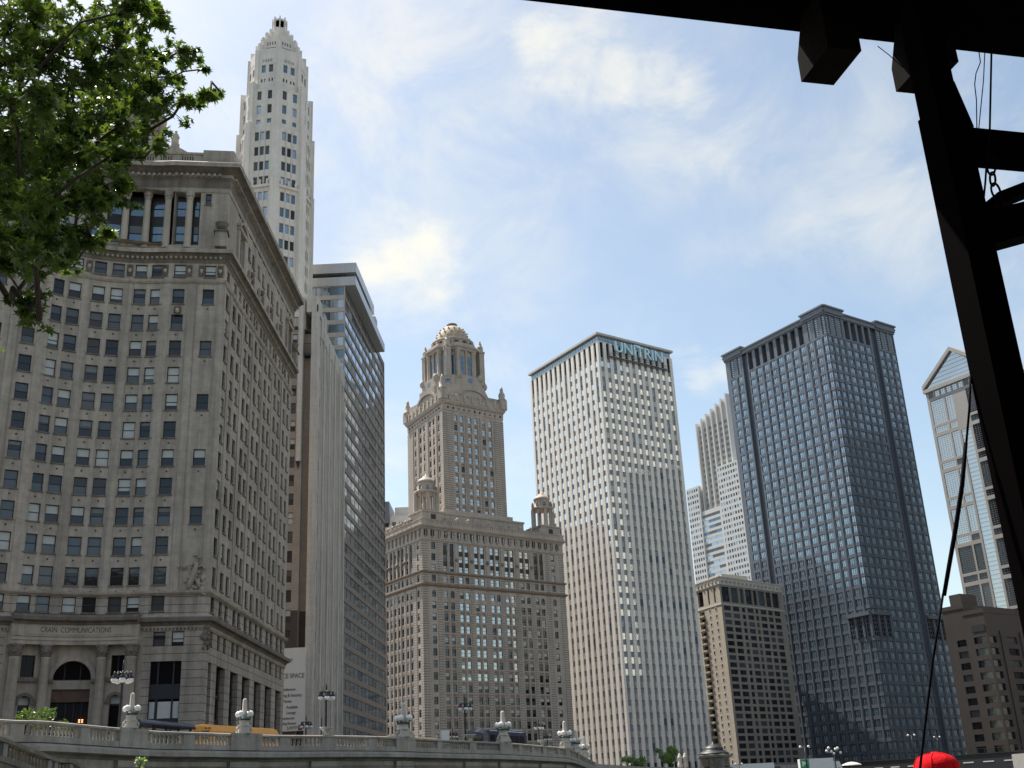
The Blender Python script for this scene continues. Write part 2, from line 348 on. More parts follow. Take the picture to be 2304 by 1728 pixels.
def sash(mb, F, u0, u1, z0, z1, d, st, rn, blindmb=None):
    """one window drawn into mb; st = style"""
    fr = .085 if st != 'slim' else .05; fm = 'frame_dark'
    if st == 'quad':                                    # four-pane steel window with bright H mullion
        g = 'glass_teal' if rn < .8 else 'glass_blue'
        fq(mb, F, u0, u1, z0, z1, d, g); um, zm = (u0 + u1) / 2, z0 + (z1 - z0) * .52
        fbox(mb, F, u0, u1, z1 - .22, z1, d - .02, d + .10, 'frame_dark'); fbox(mb, F, u0, u0 + .16, z0, z1 - .22, d - .02, d + .10, 'frame_dark')  # dark strips at head and left side put the recess shade into colour
        for q in (-.5, .5): fbox(mb, F, um + q - .09, um + q + .09, z0 + .1, z1 - .24, d + .02, d + .2, 'steel')
        fbox(mb, F, um - .41, um + .41, zm - .09, zm + .09, d + .02, d + .17, 'steel'); return
    if st == 'tall':
        g = 'glass_bright' if rn < .86 else ('glass_blue' if rn < .93 else 'blind'); fq(mb, F, u0, u1, z0, z1, d, g)
        fbox(mb, F, u0, u1, z0 - .06, z0 + .06, d - .02, d + .06, 'frame_dark'); return
    if st == 'band':
        g = ('glass_sky', 'glass_sky', 'glass_blue', 'glass_sky', 'blind_dim')[int(rn * 5)]; fq(mb, F, u0, u1, z0, z1, d, g)
        fbox(mb, F, u1 - .05, u1 + .05, z0, z1, d - .02, d + .05, 'frame_dark'); return
    if st == 'dark':
        fq(mb, F, u0, u1, z0, z1, d, 'glass_dark' if rn < .7 else 'glass_grey'); return
    if st == 'pale':
        fq(mb, F, u0, u1, z0, z1, d, 'glass_pale' if rn < .8 else 'glass_grey'); return
    if st == 'grey':
        fq(mb, F, u0, u1, z0, z1, d, ('glass_grey', 'glass_blue', 'glass_sky', 'glass_dark')[int(rn * 4)]); return
    # double-hung sash
    fbox(mb, F, u0, u0 + fr, z0, z1, d - .03, d + .05, fm); fbox(mb, F, u1 - fr, u1, z0, z1, d - .03, d + .05, fm)
    fbox(mb, F, u0 + fr, u1 - fr, z1 - fr, z1, d - .03, d + .05, fm); fbox(mb, F, u0 + fr, u1 - fr, z0, z0 + fr, d - .03, d + .05, fm)
    zm = (z0 + z1) / 2
    if z1 - z0 > 1.2: fbox(mb, F, u0 + fr, u1 - fr, zm - .05, zm + .05, d - .03, d + .045, fm)
    a, b = u0 + fr, u1 - fr; bl = blindmb if blindmb is not None else mb
    g1 = 'glass_grey' if rn < .45 else 'glass_dark'; g2 = 'glass_grey' if (rn * 7) % 1 < .5 else 'glass_dark'
    q = (rn * 13) % 1
    if st == 'lit': g1 = g2 = 'glass_pale'; q = .5 if q > .12 else q  # paler glass puts a bright reflection into the colour of chosen windows
    fq(mb, F, a, b, z0 + fr, zm, d, g2); fq(mb, F, a, b, zm, z1 - fr, d, g1)
    if q < .23: fq(bl, F, a + .01, b - .01, zm + .02, z1 - fr, d + .012, 'blind')
    elif q < .32: fq(bl, F, a + .01, b - .01, z0 + (z1 - z0) * .3, z1 - fr, d + .012, 'blind')
    elif q < .37: fq(bl, F, a + .01, b - .01, z0 + fr, z1 - fr, d + .012, 'blind')
    elif q < .5: fq(bl, F, a + .01, b - .01, z0 + (z1 - z0) * (.55 + rn * .25), z1 - fr, d + .012, 'blind_dim')
def put_windows(root, wins, limit=100, blinds=False, name='window'):
    """wins: (F,u0,u1,z0,z1,d,style). The hundred that show largest are parts of their own, the rest one part."""
    sz = []
    for i, (F, u0, u1, z0, z1, d, st) in enumerate(wins):
        c = Vector(F((u0 + u1) / 2, (z0 + z1) / 2)); n = F.nrm((u0 + u1) / 2); v = -c; dist = v.length; co = max(0, (n.x * v.x + n.y * v.y) / dist)
        vis = 1.
        x, y, dep = c.dot(r_), c.dot(u_), c.dot(f_)
        px, py = 1152 + 2475 * x / dep, 864 - 2475 * y / dep
        if not (-10 < px < 2314 and -10 < py < 1690): vis = .02
        if px < 300 and py < 640: vis *= .3
        sz.append(((u1 - u0) * (z1 - z0) * co / dist ** 2 * vis, i))
    top = {i for s_, i in sorted(sz, reverse=True)[:limit]}; rest = MB(); nrest = 0
    for i, (F, u0, u1, z0, z1, d, st) in enumerate(wins):
        rn = random.random()
        if i in top:
            mb = MB(); bl = MB() if blinds else None; sash(mb, F, u0, u1, z0, z1, d, st, rn, bl); o = mb.build(name, root)
            if bl is not None and bl.f: bl.build('blind', o)
        else: sash(rest, F, u0, u1, z0, z1, d, st, rn); nrest += 1
    if nrest: rest.build(name, root, kind='stuff')
def text(body, size, mtname, F, u, z, d, parent=None, name='lettering', ext=.03, align='CENTER', squash=1., slant=0.):
    cu = bpy.data.curves.new(name, 'FONT'); cu.body = body; cu.size = size; cu.align_x = align; cu.align_y = 'CENTER'; cu.extrude = ext; cu.shear = slant
    o = bpy.data.objects.new(name, cu); COL.objects.link(o); dg = bpy.context.evaluated_depsgraph_get(); me = bpy.data.meshes.new_from_object(o.evaluated_get(dg)); bpy.data.objects.remove(o); mb = MB(); i = mb.mi(mtname)
    for v in me.vertices:
        uu = u + v.co.x * squash; mb.v.append(F(uu, z + v.co.y, d + v.co.z))
    for p in me.polygons: mb.f.append(tuple(p.vertices)); mb.m.append(i)
    bpy.data.meshes.remove(me); return mb
# ================================================================ SETTING
EDGE = [(-31, 40), (-29.6, 52), (-28.4, 61.2), (-27.1, 63.4), (-26.3, 67.8), (-25.6, 72), (-24.6, 76), (-22.7, 79.5), (-21.2, 82.6), (-19.0, 86.4), (-15.8, 89.9), (-13.6, 92.8), (-11.2, 97), (-9.2, 102), (-6.5, 108), (-2.6, 116.6), (.6, 126.5), (3.8, 137.1), (5.6, 150), (8.6, 182), (11.7, 212.7)]
FAR_EDGE = [(25, 262), (45, 312), (90, 345), (135, 392), (190, 420), (400, 520)]
STREET = 4.0
mb = MB(); e2 = EDGE + FAR_EDGE
mb.poly([(x, y, STREET) for x, y in e2] + [(1500, 1800, STREET), (-1800, 1800, STREET), (-1800, 40, STREET)], 'asphalt')
o = mb.build('street'); o['kind'] = 'structure'
mb = MB(); inn = offset([Vector(p) for p in e2], 6.0); out_ = offset([Vector(p) for p in e2], -.3)
# the pavement runs behind the balustrade: land lies on the left of the edge as one walks away from the camera
L5 = offset([Vector(p) for p in e2], -6.0); L0 = offset([Vector(p) for p in e2], -.35)
for i in range(len(e2) - 1):
    a, b, c, d = L0[i], L0[i + 1], L5[i + 1], L5[i]; mb.hexa([(q.x, q.y, STREET + .004) for q in (a, b, c, d)] + [(q.x, q.y, STREET + .14) for q in (a, b, c, d)], 'paving')
o = mb.build('pavement'); o['kind'] = 'structure'
mb = MB(); mb.poly([(-3000, -3000, -4.2), (3000, -3000, -4.2), (3000, 3000, -4.2), (-3000, 3000, -4.2)], 'water'); o = mb.build('water'); o['kind'] = 'structure'
mb = MB(); mb.hexa([(-30, -30, -4.1), (30, -30, -4.1), (30, 9.5, -4.1), (-30, 9.5, -4.1), (-30, -30, -1.65), (30, -30, -1.65), (30, 9.5, -1.65), (-30, 9.5, -1.65)], 'planks'); o = mb.build('quay'); o['kind'] = 'structure'

# ================================================================ CONCAVE LIMESTONE OFFICE BUILDING (left)
C0 = Vector((-50.43, 125.13)); TT = Vector((.932, .363)).normalized(); NN = Vector((TT.y, -TT.x))
A = Arc(C0, TT, 19.0); SA = 7.38
def v2(p): return (p[0], p[1])
aR, aL = v2(A(SA, 0)), v2(A(-SA, 0)); cR = (-36.4, 127.5)
rel = Vector(cR) - C0; tR, nR = rel.dot(TT), rel.dot(NN); cL = v2(C0 - TT * tR + NN * nR)
nE = (-36.4, 169.7); wd = Vector((0, 1)); wt, wn = wd.dot(TT), wd.dot(NN); wl = -TT * wt + NN * wn; lE = (cL[0] + wl.x * 32, cL[1] + wl.y * 32)
PR, PL, NF, LW = Fac(aR, cR), Fac(cL, aL), Fac(cR, nE), Fac(lE, cL)
PLEN = PR.L
arcpts = [v2(A(-SA + 2 * SA * i / 24, 0)) for i in range(25)]
LP = [lE, cL] + arcpts + [cR, nE]; LPC = LP + [(-72, 169.7), (-80, 155)]
bl = thing('office_building', 'tan limestone office building with a concave front above an arched entrance, beside the tree', 'building', (-50, 127, STREET))
W = MB(); wins = []
ZB, FH, WH = 24.8, 3.57, 2.1
rows = [ZB + FH * k for k in range(11)]
arc_c = [-5.86, -3.83, -1.07, 1.07, 3.83, 5.86]
ncols = [1.97, 5.4, 8.09, 11.95, 14.32, 17.73, 20.5, 23.79, 26.5, 30.27, 33.04, 36.93, 39.79]
hA, hPR, hPL, hN = [], [], [], []
def addw(hl, F, uc, hw, z0, z1, rev=.32, st='sash', fill=True):
    hl.append((uc - hw, uc + hw, z0, z1, rev))
    if fill: wins.append((F, uc - hw, uc + hw, z0, z1, -rev + .04, st))
for zb in rows + [21.75, 64.3]:
    h = WH if zb not in (21.75, 64.3) else 1.75
    for c in arc_c: addw(hA, A, c, .73, zb, zb + h)
    addw(hPR, PR, 1.3, .73, zb, zb + h); addw(hPL, PL, PLEN - 1.3, .73, zb, zb + h)
    for c in ncols:
        if zb == rows[10] and False: continue
        addw(hN, NF, c, .72, zb, zb + h + (.15 if h > 2 else 0))
for k in (10, 8, 6, 4, 2): addw(hPR, PR, 5.0, .72, rows[k], rows[k] + WH); addw(hPL, PL, PLEN - 5.0, .72, rows[k], rows[k] + WH)
addw(hPR, PR, 5.1, .72, 64.3, 66.0); addw(hPL, PL, PLEN - 5.1, .72, 64.3, 66.0)
# base of the corner pieces
for F, hl, s in ((PR, hPR, 1), (PL, hPL, -1)):
    f = lambda u: u if s > 0 else PLEN - u
    for u in (1.72, 3.78): addw(hl, F, f(u), .68, 17.75, 19.4)
    hl.append((min(f(.95), f(4.35)), max(f(.95), f(4.35)), 4.6, 16.1, .45))
# base of the long side
nb = [(1.5, 2.9), (5.0, 8.9), (11.3, 15.1), (17.3, 21.2), (23.8, 27.6), (30.1, 34.0), (36.8, 40.6)]
for a, b in nb: hN.append((a, b, 4.5, 16.0, .7))
for c in ncols: addw(hN, NF, c + (.2 if c < 3 else 0), .62, 17.75, 19.5)
# attic of the long side
for c in ncols[3:11]:
    for z0, z1 in ((69.3, 70.9), (72.75, 74.85), (76.7, 78.0 + .2)): addw(hN, NF, c, .66, z0, z1)
for c0 in (6.75, 38.35):
    for q in (-.95, .95): addw(hN, NF, c0 + q, .5, 76.6, 78.1)
    hN.append((c0 - 1.1, c0 + 1.1, 69.3, 73.8, .5)); wins.append((NF, c0 - 1.1, c0 + 1.1, 69.3, 73.8, -.45, 'sash'))
# the recessed colonnade on the front
hA.append((-SA, SA, 68.9, 76.7, 1.3)); hPR.append((0, 3.35, 68.9, 76.7, 1.3)); hPL.append((PLEN - 3.35, PLEN, 68.9, 76.7, 1.3))
addw(hPR, PR, 4.35, .38, 74.9, 76.6); addw(hPL, PL, PLEN - 4.35, .38, 74.9, 76.6)
# entrance openings in the arc
RA = 1.98
hA.append((-RA, RA, 4.2, 14.4 + RA, .9))
for s in (-1, 1):
    hA.append((s * 4.7 - .72, s * 4.7 + .72, 14.6, 16.95, .5)); hA.append((s * 4.7 - .6, s * 4.7 + .6, 4.2, 12.6, .6))
blk = lambda u, z: 'limestone_block' if z < 24.0 else 'limestone'
blkA = lambda u, z: 'limestone_block' if 20.5 < z < 24.0 else 'limestone'
zz = (24.0, 20.6)
wall(W, A, -SA, SA, 3.6, 80, hA, blkA, zs=zz); wall(W, PR, 0, PLEN, 3.6, 80, hPR, blk, zs=zz); wall(W, PL, 0, PLEN, 3.6, 80, hPL, blk, zs=zz)
wall(W, NF, 0, NF.L, 3.6, 80, hN, blk, zs=zz)
lwh = []
for zb in rows + [21.75, 64.3]:
    for c in (3, 6.5, 9.2, 13, 15.5, 19, 21.6, 25, 27.6, 30.2): lwh.append((c - .7, c + .7, zb, zb + 1.9)); wins.append((LW, c - .7, c + .7, zb, zb + 1.9, -.28, 'sash'))
wall(W, LW, 0, LW.L, 3.6, 80, lwh, blk, zs=zz)
archfill(W, A, 0, RA, 14.4, 14.4 + RA, 0, 'limestone', .9, 10)
for s in (-1, 1): archfill(W, A, s * 4.7, .6, 12.0, 12.6, 0, 'limestone', .6, 6)
bk = [LPC[-1], LPC[-2]]
for a, b in ((LP[-1], bk[1]), (bk[1], bk[0]), (bk[0], LP[0])): W.poly([(a[0], a[1], 3.6), (b[0], b[1], 3.6), (b[0], b[1], 80), (a[0], a[1], 80)], 'brick_grey')
W.poly([(p[0], p[1], 80.0) for p in LPC], 'roof_gravel')
# slight pilaster strips and projecting pavilion on the shaft
for F, f in ((PR, lambda u: u), (PL, lambda u: PLEN - u)):
    a, b = sorted((f(2.55), f(3.45))); fbox(W, F, a, b, 24.05, 63.3, -.02, .16, 'limestone')
    a, b = sorted((f(6.1), f(7.1))); fbox(W, F, a, b, 24.05, 63.3, -.02, .12, 'limestone')
    a, b = sorted((f(.0), f(.3))); fbox(W, F, a, b, 24.05, 63.3, -.02, .10, 'limestone')
for c in (-6.9, -2.45, 2.45, 6.9): fbox(W, A, c - .5, c + .5, 24.05, 63.3, -.02, .10, 'limestone')
for c in (-4.85, 0, 4.85): fbox(W, A, c - .22, c + .22, 24.05, 63.3, -.02, .05, 'limestone')
for c0, c1 in zip(ncols[1::2], ncols[2::2]):
    pass
for c in (3.6, 10.0, 16.0, 22.1, 28.4, 35.0): fbox(W, NF, c - .55, c + .55, 24.05, 63.3, -.02, .12, 'limestone')
# sills and spouts
for (F, u0, u1, z0, z1, d, st) in wins:
    if z1 - z0 < 3 and z0 > 20: fbox(W, F, u0 - .1, u1 + .1, z0 - .16, z0 - .003, -.02, .14, 'limestone_dark')
    if z1 - z0 < 2.2 and 24 < z0 < 62 and F is not NF and F is not LW:
        c = (u0 + u1) / 2; fbox(W, F, c - .09, c + .09, z0 - .78, z0 - .6, -.02, .06, 'frame_dark')
W.build('wall', bl)
put_windows(bl, wins, 100, True)
# storefronts and dark infill
def infill(F, a, b, z0, z1, d, name, mull, trans, pan, white=None):
    m = MB(); fq(m, F, a, b, z0, z1, d, 'glass_deep')
    for u in mull: fbox(m, F, u - .09, u + .09, z0, z1, d - .02, d + .12, 'frame_dark')
    for z, h in trans: fbox(m, F, a, b, z, z + h, d - .02, d + .1, 'frame_dark')
    for q in (white or []): fq(m, F, q[0], q[1], q[2], q[3], d + .02, 'blind')
    m.build(name, bl)
for F, s in ((PR, 1), (PL, -1)):
    f = lambda u: u if s > 0 else PLEN - u
    wq = [(min(f(x0), f(x1)), max(f(x0), f(x1)), z0, z1) for x0, x1, z0, z1 in ((1.05, 1.65, 9.9, 11.7), (1.95, 3.4, 9.9, 11.7), (3.6, 4.25, 9.9, 11.7), (1.05, 1.65, 6.9, 9.3), (1.95, 3.4, 6.9, 9.3), (3.6, 4.25, 6.9, 9.3))]
    infill(F, min(f(.95), f(4.35)), max(f(.95), f(4.35)), 4.6, 16.1, -.42, 'shop_window', [f(1.8), f(3.5)], [(9.3, .6), (12.0, 1.6), (6.0, .8)], None, wq)
for i, (a, b) in enumerate(nb):
    wq = [(a + .12, a + .75, 5.5, 9.2)] if i in (1, 2, 3, 5) else []
    infill(NF, a, b, 4.5, 16.0, -.66, 'shop_window', [a + .85, b - .85] if b - a > 2 else [], [(9.6, .5), (12.5, .35)], None, wq)
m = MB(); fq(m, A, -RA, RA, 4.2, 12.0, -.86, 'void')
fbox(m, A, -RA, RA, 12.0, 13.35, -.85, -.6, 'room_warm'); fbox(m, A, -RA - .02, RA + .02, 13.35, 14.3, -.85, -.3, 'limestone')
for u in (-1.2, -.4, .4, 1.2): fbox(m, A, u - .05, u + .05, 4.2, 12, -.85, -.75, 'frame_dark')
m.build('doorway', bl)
m = MB()
for i in range(12):
    a0, a1 = PI * i / 12, PI * (i + 1) / 12; m.poly([A(RA * math.cos(a0), 14.3 + RA * math.sin(a0) * 1.02, -.8), A(RA * math.cos(a1), 14.3 + RA * math.sin(a1) * 1.02, -.8), A(0, 14.3, -.8)], 'glass_deep')
for u in (-.8, .8): fbox(m, A, u - .05, u + .05, 14.3, 16.0, -.8, -.7, 'frame_dark')
fbox(m, A, -RA, RA, 14.3, 14.42, -.8, -.68, 'frame_dark'); m.build('fanlight', bl)
m = MB()
for dx in (-.25, .05):
    for dz in (0, .22): m.box(A(1.35 + dx, 9.85 + dz, -.5), (.16, .1, .1), 'lamp_on')
m.build('lamp', bl)
for s in (-1, 1):
    m = MB(); fq(m, A, s * 4.7 - .72, s * 4.7 + .72, 14.6, 16.95, -.46, 'glass_deep'); fbox(m, A, s * 4.7 - .05, s * 4.7 + .05, 14.6, 16.95, -.46, -.38, 'frame_dark')
    fbox(m, A, s * 4.7 - 1.0, s * 4.7 + 1.0, 14.1, 14.55, -.02, .4, 'limestone_dark'); m.build('window', bl)
    m = MB(); fq(m, A, s * 4.7 - .6, s * 4.7 + .6, 4.2, 12.6, -.56, 'glass_deep'); fq(m, A, s * 4.7 - .55, s * 4.7 + .55, 11.7, 12.5, -.5, 'blind'); fbox(m, A, s * 4.7 - .6, s * 4.7 + .6, 11.5, 11.68, -.56, -.44, 'frame_dark')
    m.build('window', bl)
    m = MB()
    for i in range(10):
        a0, a1 = PI * i / 10, PI * (i + 1) / 10; r0, r1 = .62, .95; q = lambda r, a, d: A(s * 4.7 + r * math.cos(a), 12.0 + r * math.sin(a), d)
        m.hexa([q(r0, a0, .18), q(r1, a0, .18), q(r1, a0, 0), q(r0, a0, 0), q(r0, a1, .18), q(r1, a1, .18), q(r1, a1, 0), q(r0, a1, 0)], 'limestone_dark')
    fbox(m, A, s * 4.7 - 1.0, s * 4.7 - .62, 11.7, 12.0, -.02, .22, 'limestone_dark'); fbox(m, A, s * 4.7 + .62, s * 4.7 + 1.0, 11.7, 12.0, -.02, .22, 'limestone_dark'); m.build('arch_moulding', bl)
m = MB()
for i in range(16):
    a0, a1 = PI * i / 16, PI * (i + 1) / 16; r0, r1 = 2.0, 2.5; q = lambda r, a, d: A(r * math.cos(a), 14.4 + r * math.sin(a), d)
    m.hexa([q(r0, a0, .22), q(r1, a0, .22), q(r1, a0, 0), q(r0, a0, 0), q(r0, a1, .22), q(r1, a1, .22), q(r1, a1, 0), q(r0, a1, 0)], 'limestone')
for s in (-1, 1): fbox(m, A, s * 2.3 - .35, s * 2.3 + .35, 14.0, 14.38, -.02, .35, 'limestone_dark')
m.build('arch_moulding', bl)
# portico: four big columns, entablature with carved name
for c, rr in ((-6.3, .62), (-3.0, .55), (3.0, .55), (6.3, .62)):
    m = MB(); p = A(c, 4.0, .5); m.lathe((p[0], p[1], 4.0), [(rr * 1.25, 0), (rr * 1.25, .6), (rr * 1.02, .9), (rr, 1.2), (rr * .98, 6), (rr * .86, 12.4), (rr * .95, 12.5), (rr * .9, 12.7)], 'limestone', 20)
    m.build('column', bl); m = MB()
    m.lathe((p[0], p[1], 16.7), [(rr * .88, 0), (rr * 1.02, .1), (rr * .95, .35), (rr * 1.25, .6), (rr * 1.05, .75), (rr * 1.35, 1.05), (rr * 1.3, 1.1)], 'limestone_dark', 20)
    fbox(m, A, c - rr * 1.3, c + rr * 1.3, 17.8, 18.0, .5 - rr * 1.3, .5 + rr * 1.3, 'limestone_dark')
    for k in range(10): a = 2 * PI * k / 10; m.sphere((p[0] + rr * 1.05 * math.cos(a), p[1] + rr * 1.05 * math.sin(a), 17.2 + .18 * (k % 2)), .19, 'limestone_dark', 8)
    m.build('capital', bl)
m = MB(); fbox(m, A, -7.1, 7.1, 18.003, 18.45, -.02, 1.1, 'limestone'); fbox(m, A, -7.1, 7.1, 18.453, 18.85, -.02, 1.2, 'limestone_pale'); fbox(m, A, -7.1, 7.1, 18.853, 19.0, -.02, 1.32, 'limestone')
fbox(m, A, -7.1, 7.1, 19.003, 20.2, -.02, 1.0, 'limestone'); fbox(m, A, -5.6, 5.6, 19.12, 20.08, .9, 1.04, 'limestone_pale'); m.build('frieze', bl)
text('CRAIN  COMMUNICATIONS', .84, 'letter_stone', A, 0, 19.6, 1.03, squash=.74).build('lettering', bl)
base_prof = [(-.05, 19.75), (.18, 19.75), (.25, 20.0), (.5, 20.3), (.95, 20.42), (1.0, 20.8), (.85, 20.95), (.2, 21.25), (-.05, 21.25)]
m = MB(); sweep(m, LP, base_prof, ['limestone_dark', 'limestone', 'limestone_dark', 'limestone_dark', 'limestone_dark', 'limestone_dark', 'limestone', 'limestone', 'limestone'])
pa = [v2(A(-7.1 + 14.2 * i / 20, 0, 1.0)) for i in range(21)]; sweep(m, pa, [(-1, 20.203), (.1, 20.203), (.2, 20.45), (.75, 20.6), (.8, 20.95), (.6, 21.15), (0, 21.35), (-1, 21.35)], 'limestone_dark'); m.build('cornice', bl)
def dentils(parent, segs, z0, z1, d0, d1, pitch, wdt, mt='limestone'):
    m = MB()
    for F, a, b in segs:
        u = a
        while u + wdt < b: fbox(m, F, u, u + wdt, z0, z1, d0, d1, mt); u += pitch
    m.build('dentil_course', parent, kind='stuff')
segs = [(PL, .3, PLEN), (A, -SA, SA), (PR, 0, PLEN - .3), (NF, .3, NF.L)]
dentils(bl, segs, 19.5, 19.74, -.02, .22, .42, .2)
m = MB(); sweep(m, LP, [(-.05, 23.55), (.12, 23.55), (.4, 23.75), (.45, 24.0), (.1, 24.1), (-.05, 24.1)], 'limestone'); m.build('band_course', bl)
m = MB(); sweep(m, LP, [(-.05, 63.35), (.12, 63.35), (.3, 63.6), (.35, 63.85), (.08, 64.0), (-.05, 64.0)], 'limestone'); m.build('band_course', bl)
m = MB(); sweep(m, LP, [(-.05, 66.3), (.15, 66.3), (.25, 66.75), (.75, 67.2), (1.15, 67.3), (1.2, 67.75), (1.0, 67.95), (.3, 68.35), (-.05, 68.35)], ['limestone', 'limestone_dark', 'limestone_dark', 'limestone_dark', 'limestone', 'limestone', 'limestone', 'limestone', 'limestone']); m.build('cornice', bl)
dentils(bl, segs, 66.72, 67.05, -.02, .55, .62, .3)
m = MB(); sweep(m, LP, [(-.05, 76.75), (.1, 76.75), (.18, 77.3), (.22, 78.4), (.5, 78.8), (.55, 79.2), (1.3, 79.6), (1.75, 79.75), (1.85, 80.3), (1.5, 80.6), (1.2, 80.8), (-.3, 80.8)], ['limestone', 'limestone', 'limestone_dark', 'limestone_dark', 'limestone', 'limestone_dark', 'limestone_dark', 'limestone', 'limestone', 'limestone', 'limestone', 'limestone']); m.build('cornice', bl)
dentils(bl, segs, 78.78, 79.14, -.02, .95, .7, .34)
# parapet with pierced panels
m = MB(); sweep(m, LP, [(-.6, 80.6), (.5, 80.6), (.5, 81.0), (.42, 81.0), (.42, 82.15), (.6, 82.2), (.6, 82.5), (-.6, 82.5)], 'limestone')
fbox(m, PR, 3.4, PLEN + .45, 80.7, 82.9, -.5, .62, 'limestone'); fbox(m, PL, -.45, PLEN - 3.4, 80.7, 82.9, -.5, .62, 'limestone'); fbox(m, NF, -.45, 3.2, 80.7, 82.896, -.5, .616, 'limestone'); m.build('parapet', bl)
m = MB()
for F, u in [(A, q) for q in (-6, -3.6, -1.2, 1.2, 3.6, 6)] + [(PR, 1.4)]:
    for k in range(5): fbox(m, F, u - .75 + k * .33, u - .75 + k * .33 + .17, 81.25, 81.95, .40, .43, 'frame_bronze')
m.build('parapet_openings', bl, kind='stuff')
# pediment with statue over the middle and the round belvedere behind
m = MB()
for s in (-1, 1):
    q = [A(s * 9.2 if False else s * 4.2, 82.5, .3), A(0, 82.5, .3), A(0, 86.2, .3)]
    m.hexa([A(min(0, s * 4.6), 82.5, .5), A(max(0, s * 4.6), 82.5, .5), A(max(0, s * 4.6), 82.5, -1), A(min(0, s * 4.6), 82.5, -1), A(min(0, s * 4.6), 82.6 if s < 0 else 84.6, .5), A(max(0, s * 4.6), 84.6 if s < 0 else 82.6, .5), A(max(0, s * 4.6), 84.6 if s < 0 else 82.6, -1), A(min(0, s * 4.6), 82.6 if s < 0 else 84.6, -1)], 'limestone')
m.build('pediment', bl)
m = MB(); pk = (-45.3, 131.2)
m.box((pk[0], pk[1], 82.2), (5.6, 2.2, 4.2), 'limestone', .37)
for s in (-1, 1):
    e = Matrix.Rotation(.37, 3, 'Z') @ Vector((1, 0, 0)); n_ = Matrix.Rotation(.37, 3, 'Z') @ Vector((0, 1, 0)); c = Vector((pk[0], pk[1], 0))
    p0, p1 = c, c + e * (s * 3.4)
    a = [p0 - n_ * 1.4, p1 - n_ * 1.4, p1 + n_ * 1.4, p0 + n_ * 1.4]
    m.hexa([(a[0].x, a[0].y, 84.31), (a[1].x, a[1].y, 84.31), (a[2].x, a[2].y, 84.31), (a[3].x, a[3].y, 84.31), (a[0].x, a[0].y, 86.2), (a[1].x, a[1].y, 84.6), (a[2].x, a[2].y, 84.6), (a[3].x, a[3].y, 86.2)], 'limestone')
m.box((pk[0], pk[1], 86.55), (1.1, 1.1, .9), 'limestone', .37); m.build('gable', bl)
m = MB(); m.lathe((pk[0], pk[1], 87.0), [(.42, 0), (.5, .2), (.46, .9), (.36, 1.2), (.44, 1.55), (.34, 1.85), (.14, 1.95), (.19, 2.1), (.2, 2.3), (.1, 2.45)], 'limestone_pale', 10)
m.tube([(pk[0] + .36, pk[1], 88.6), (pk[0] + .52, pk[1] - .1, 88.1), (pk[0] + .3, pk[1] - .3, 87.8)], .1, 'limestone_pale'); m.tube([(pk[0] - .36, pk[1], 88.6), (pk[0] - .5, pk[1] - .05, 88.0), (pk[0] - .42, pk[1] - .1, 87.5)], .1, 'limestone_pale'); m.build('statue', bl)
m = MB(); bc = (-52.6, 134.5, 80); m.lathe(bc, [(4.4, 0), (4.4, 6.2), (4.7, 6.4), (4.7, 6.9), (3.1, 7.0), (3.1, 13.2), (4.3, 13.4), (4.5, 14.2), (4.2, 14.5), (3.4, 14.6), (3.0, 16), (2.2, 17.4), (1.0, 18.3), (.5, 18.6), (.5, 20.5), (.1, 21)], 'limestone', 28)
m.build('belvedere', bl); 
for k in range(10):
    a = 2 * PI * k / 10; m = MB(); m.lathe((bc[0] + 3.9 * math.cos(a), bc[1] + 3.9 * math.sin(a), 86.95), [(.42, 0), (.36, .3), (.34, 5.6), (.46, 5.9), (.5, 6.4)], 'limestone', 10); m.build('column', bl)
# colonnade: columns, then dark metal and glass behind
def ctop(p, rr):
    m = MB(); m.lathe((p[0], p[1], 68.4), [(rr * 1.2, 0), (rr * 1.2, .25), (rr * 1.05, .45), (rr, .6), (rr * .86, 7.0), (rr * .9, 7.1)], 'limestone_pale', 16); o = m.build('column', bl)
    m = MB(); m.lathe((p[0], p[1], 75.5), [(rr * .88, 0), (rr * 1.0, .3), (rr * .95, .5), (rr * 1.3, .8), (rr * 1.1, .95), (rr * 1.4, 1.22)], 'limestone', 16)
    for k in range(8): a = 2 * PI * k / 8; m.sphere((p[0] + rr * 1.0 * math.cos(a), p[1] + rr * 1.0 * math.sin(a), 76.0 + .15 * (k % 2)), .13, 'limestone_dark', 6)
    m.build('capital', bl)
cc = [(A, q) for q in (-6.55, -3.93, -1.31, 1.31, 3.93, 6.55)] + [(PR, 1.95), (PL, PLEN - 1.95)]
for F, u in cc: ctop(F(u, 0, -.15), .47)
def bay(F, a, b):
    m = MB(); d = -1.24; fq(m, F, a, b, 68.9, 76.7, d, 'frame_bronze')
    for z0, z1 in ((73.75, 75.9), (70.05, 72.2)):
        fq(m, F, a + .25, b - .25, z0, z1, d + .04, 'glass_blue'); fbox(m, F, a + .25, b - .25, (z0 + z1) / 2 - .05, (z0 + z1) / 2 + .05, d, d + .12, 'frame_dark')
        q = random.random()
        if q < .5: fq(m, F, a + .3, b - .3, z0 + 1.1, z1 - .05, d + .07, 'blind' if q < .25 else 'blind_dim')
    fq(m, F, a + .25, b - .25, 68.95, 69.6, d + .04, 'blind' if random.random() < .4 else 'glass_blue'); m.build('window', bl)
for a in (-5.24, -2.62, 0, 2.62, 5.24): bay(A, a - 1.0, a + 1.0)
for F, f in ((PR, lambda u: u), (PL, lambda u: PLEN - u)):
    for x0, x1 in ((-.25 + .3, 1.6), (2.3, 3.3)): bay(F, min(f(x0), f(x1)), max(f(x0), f(x1)))
    bay(A, *((6.85, 7.35) if F is PR else (-7.35, -6.85)))
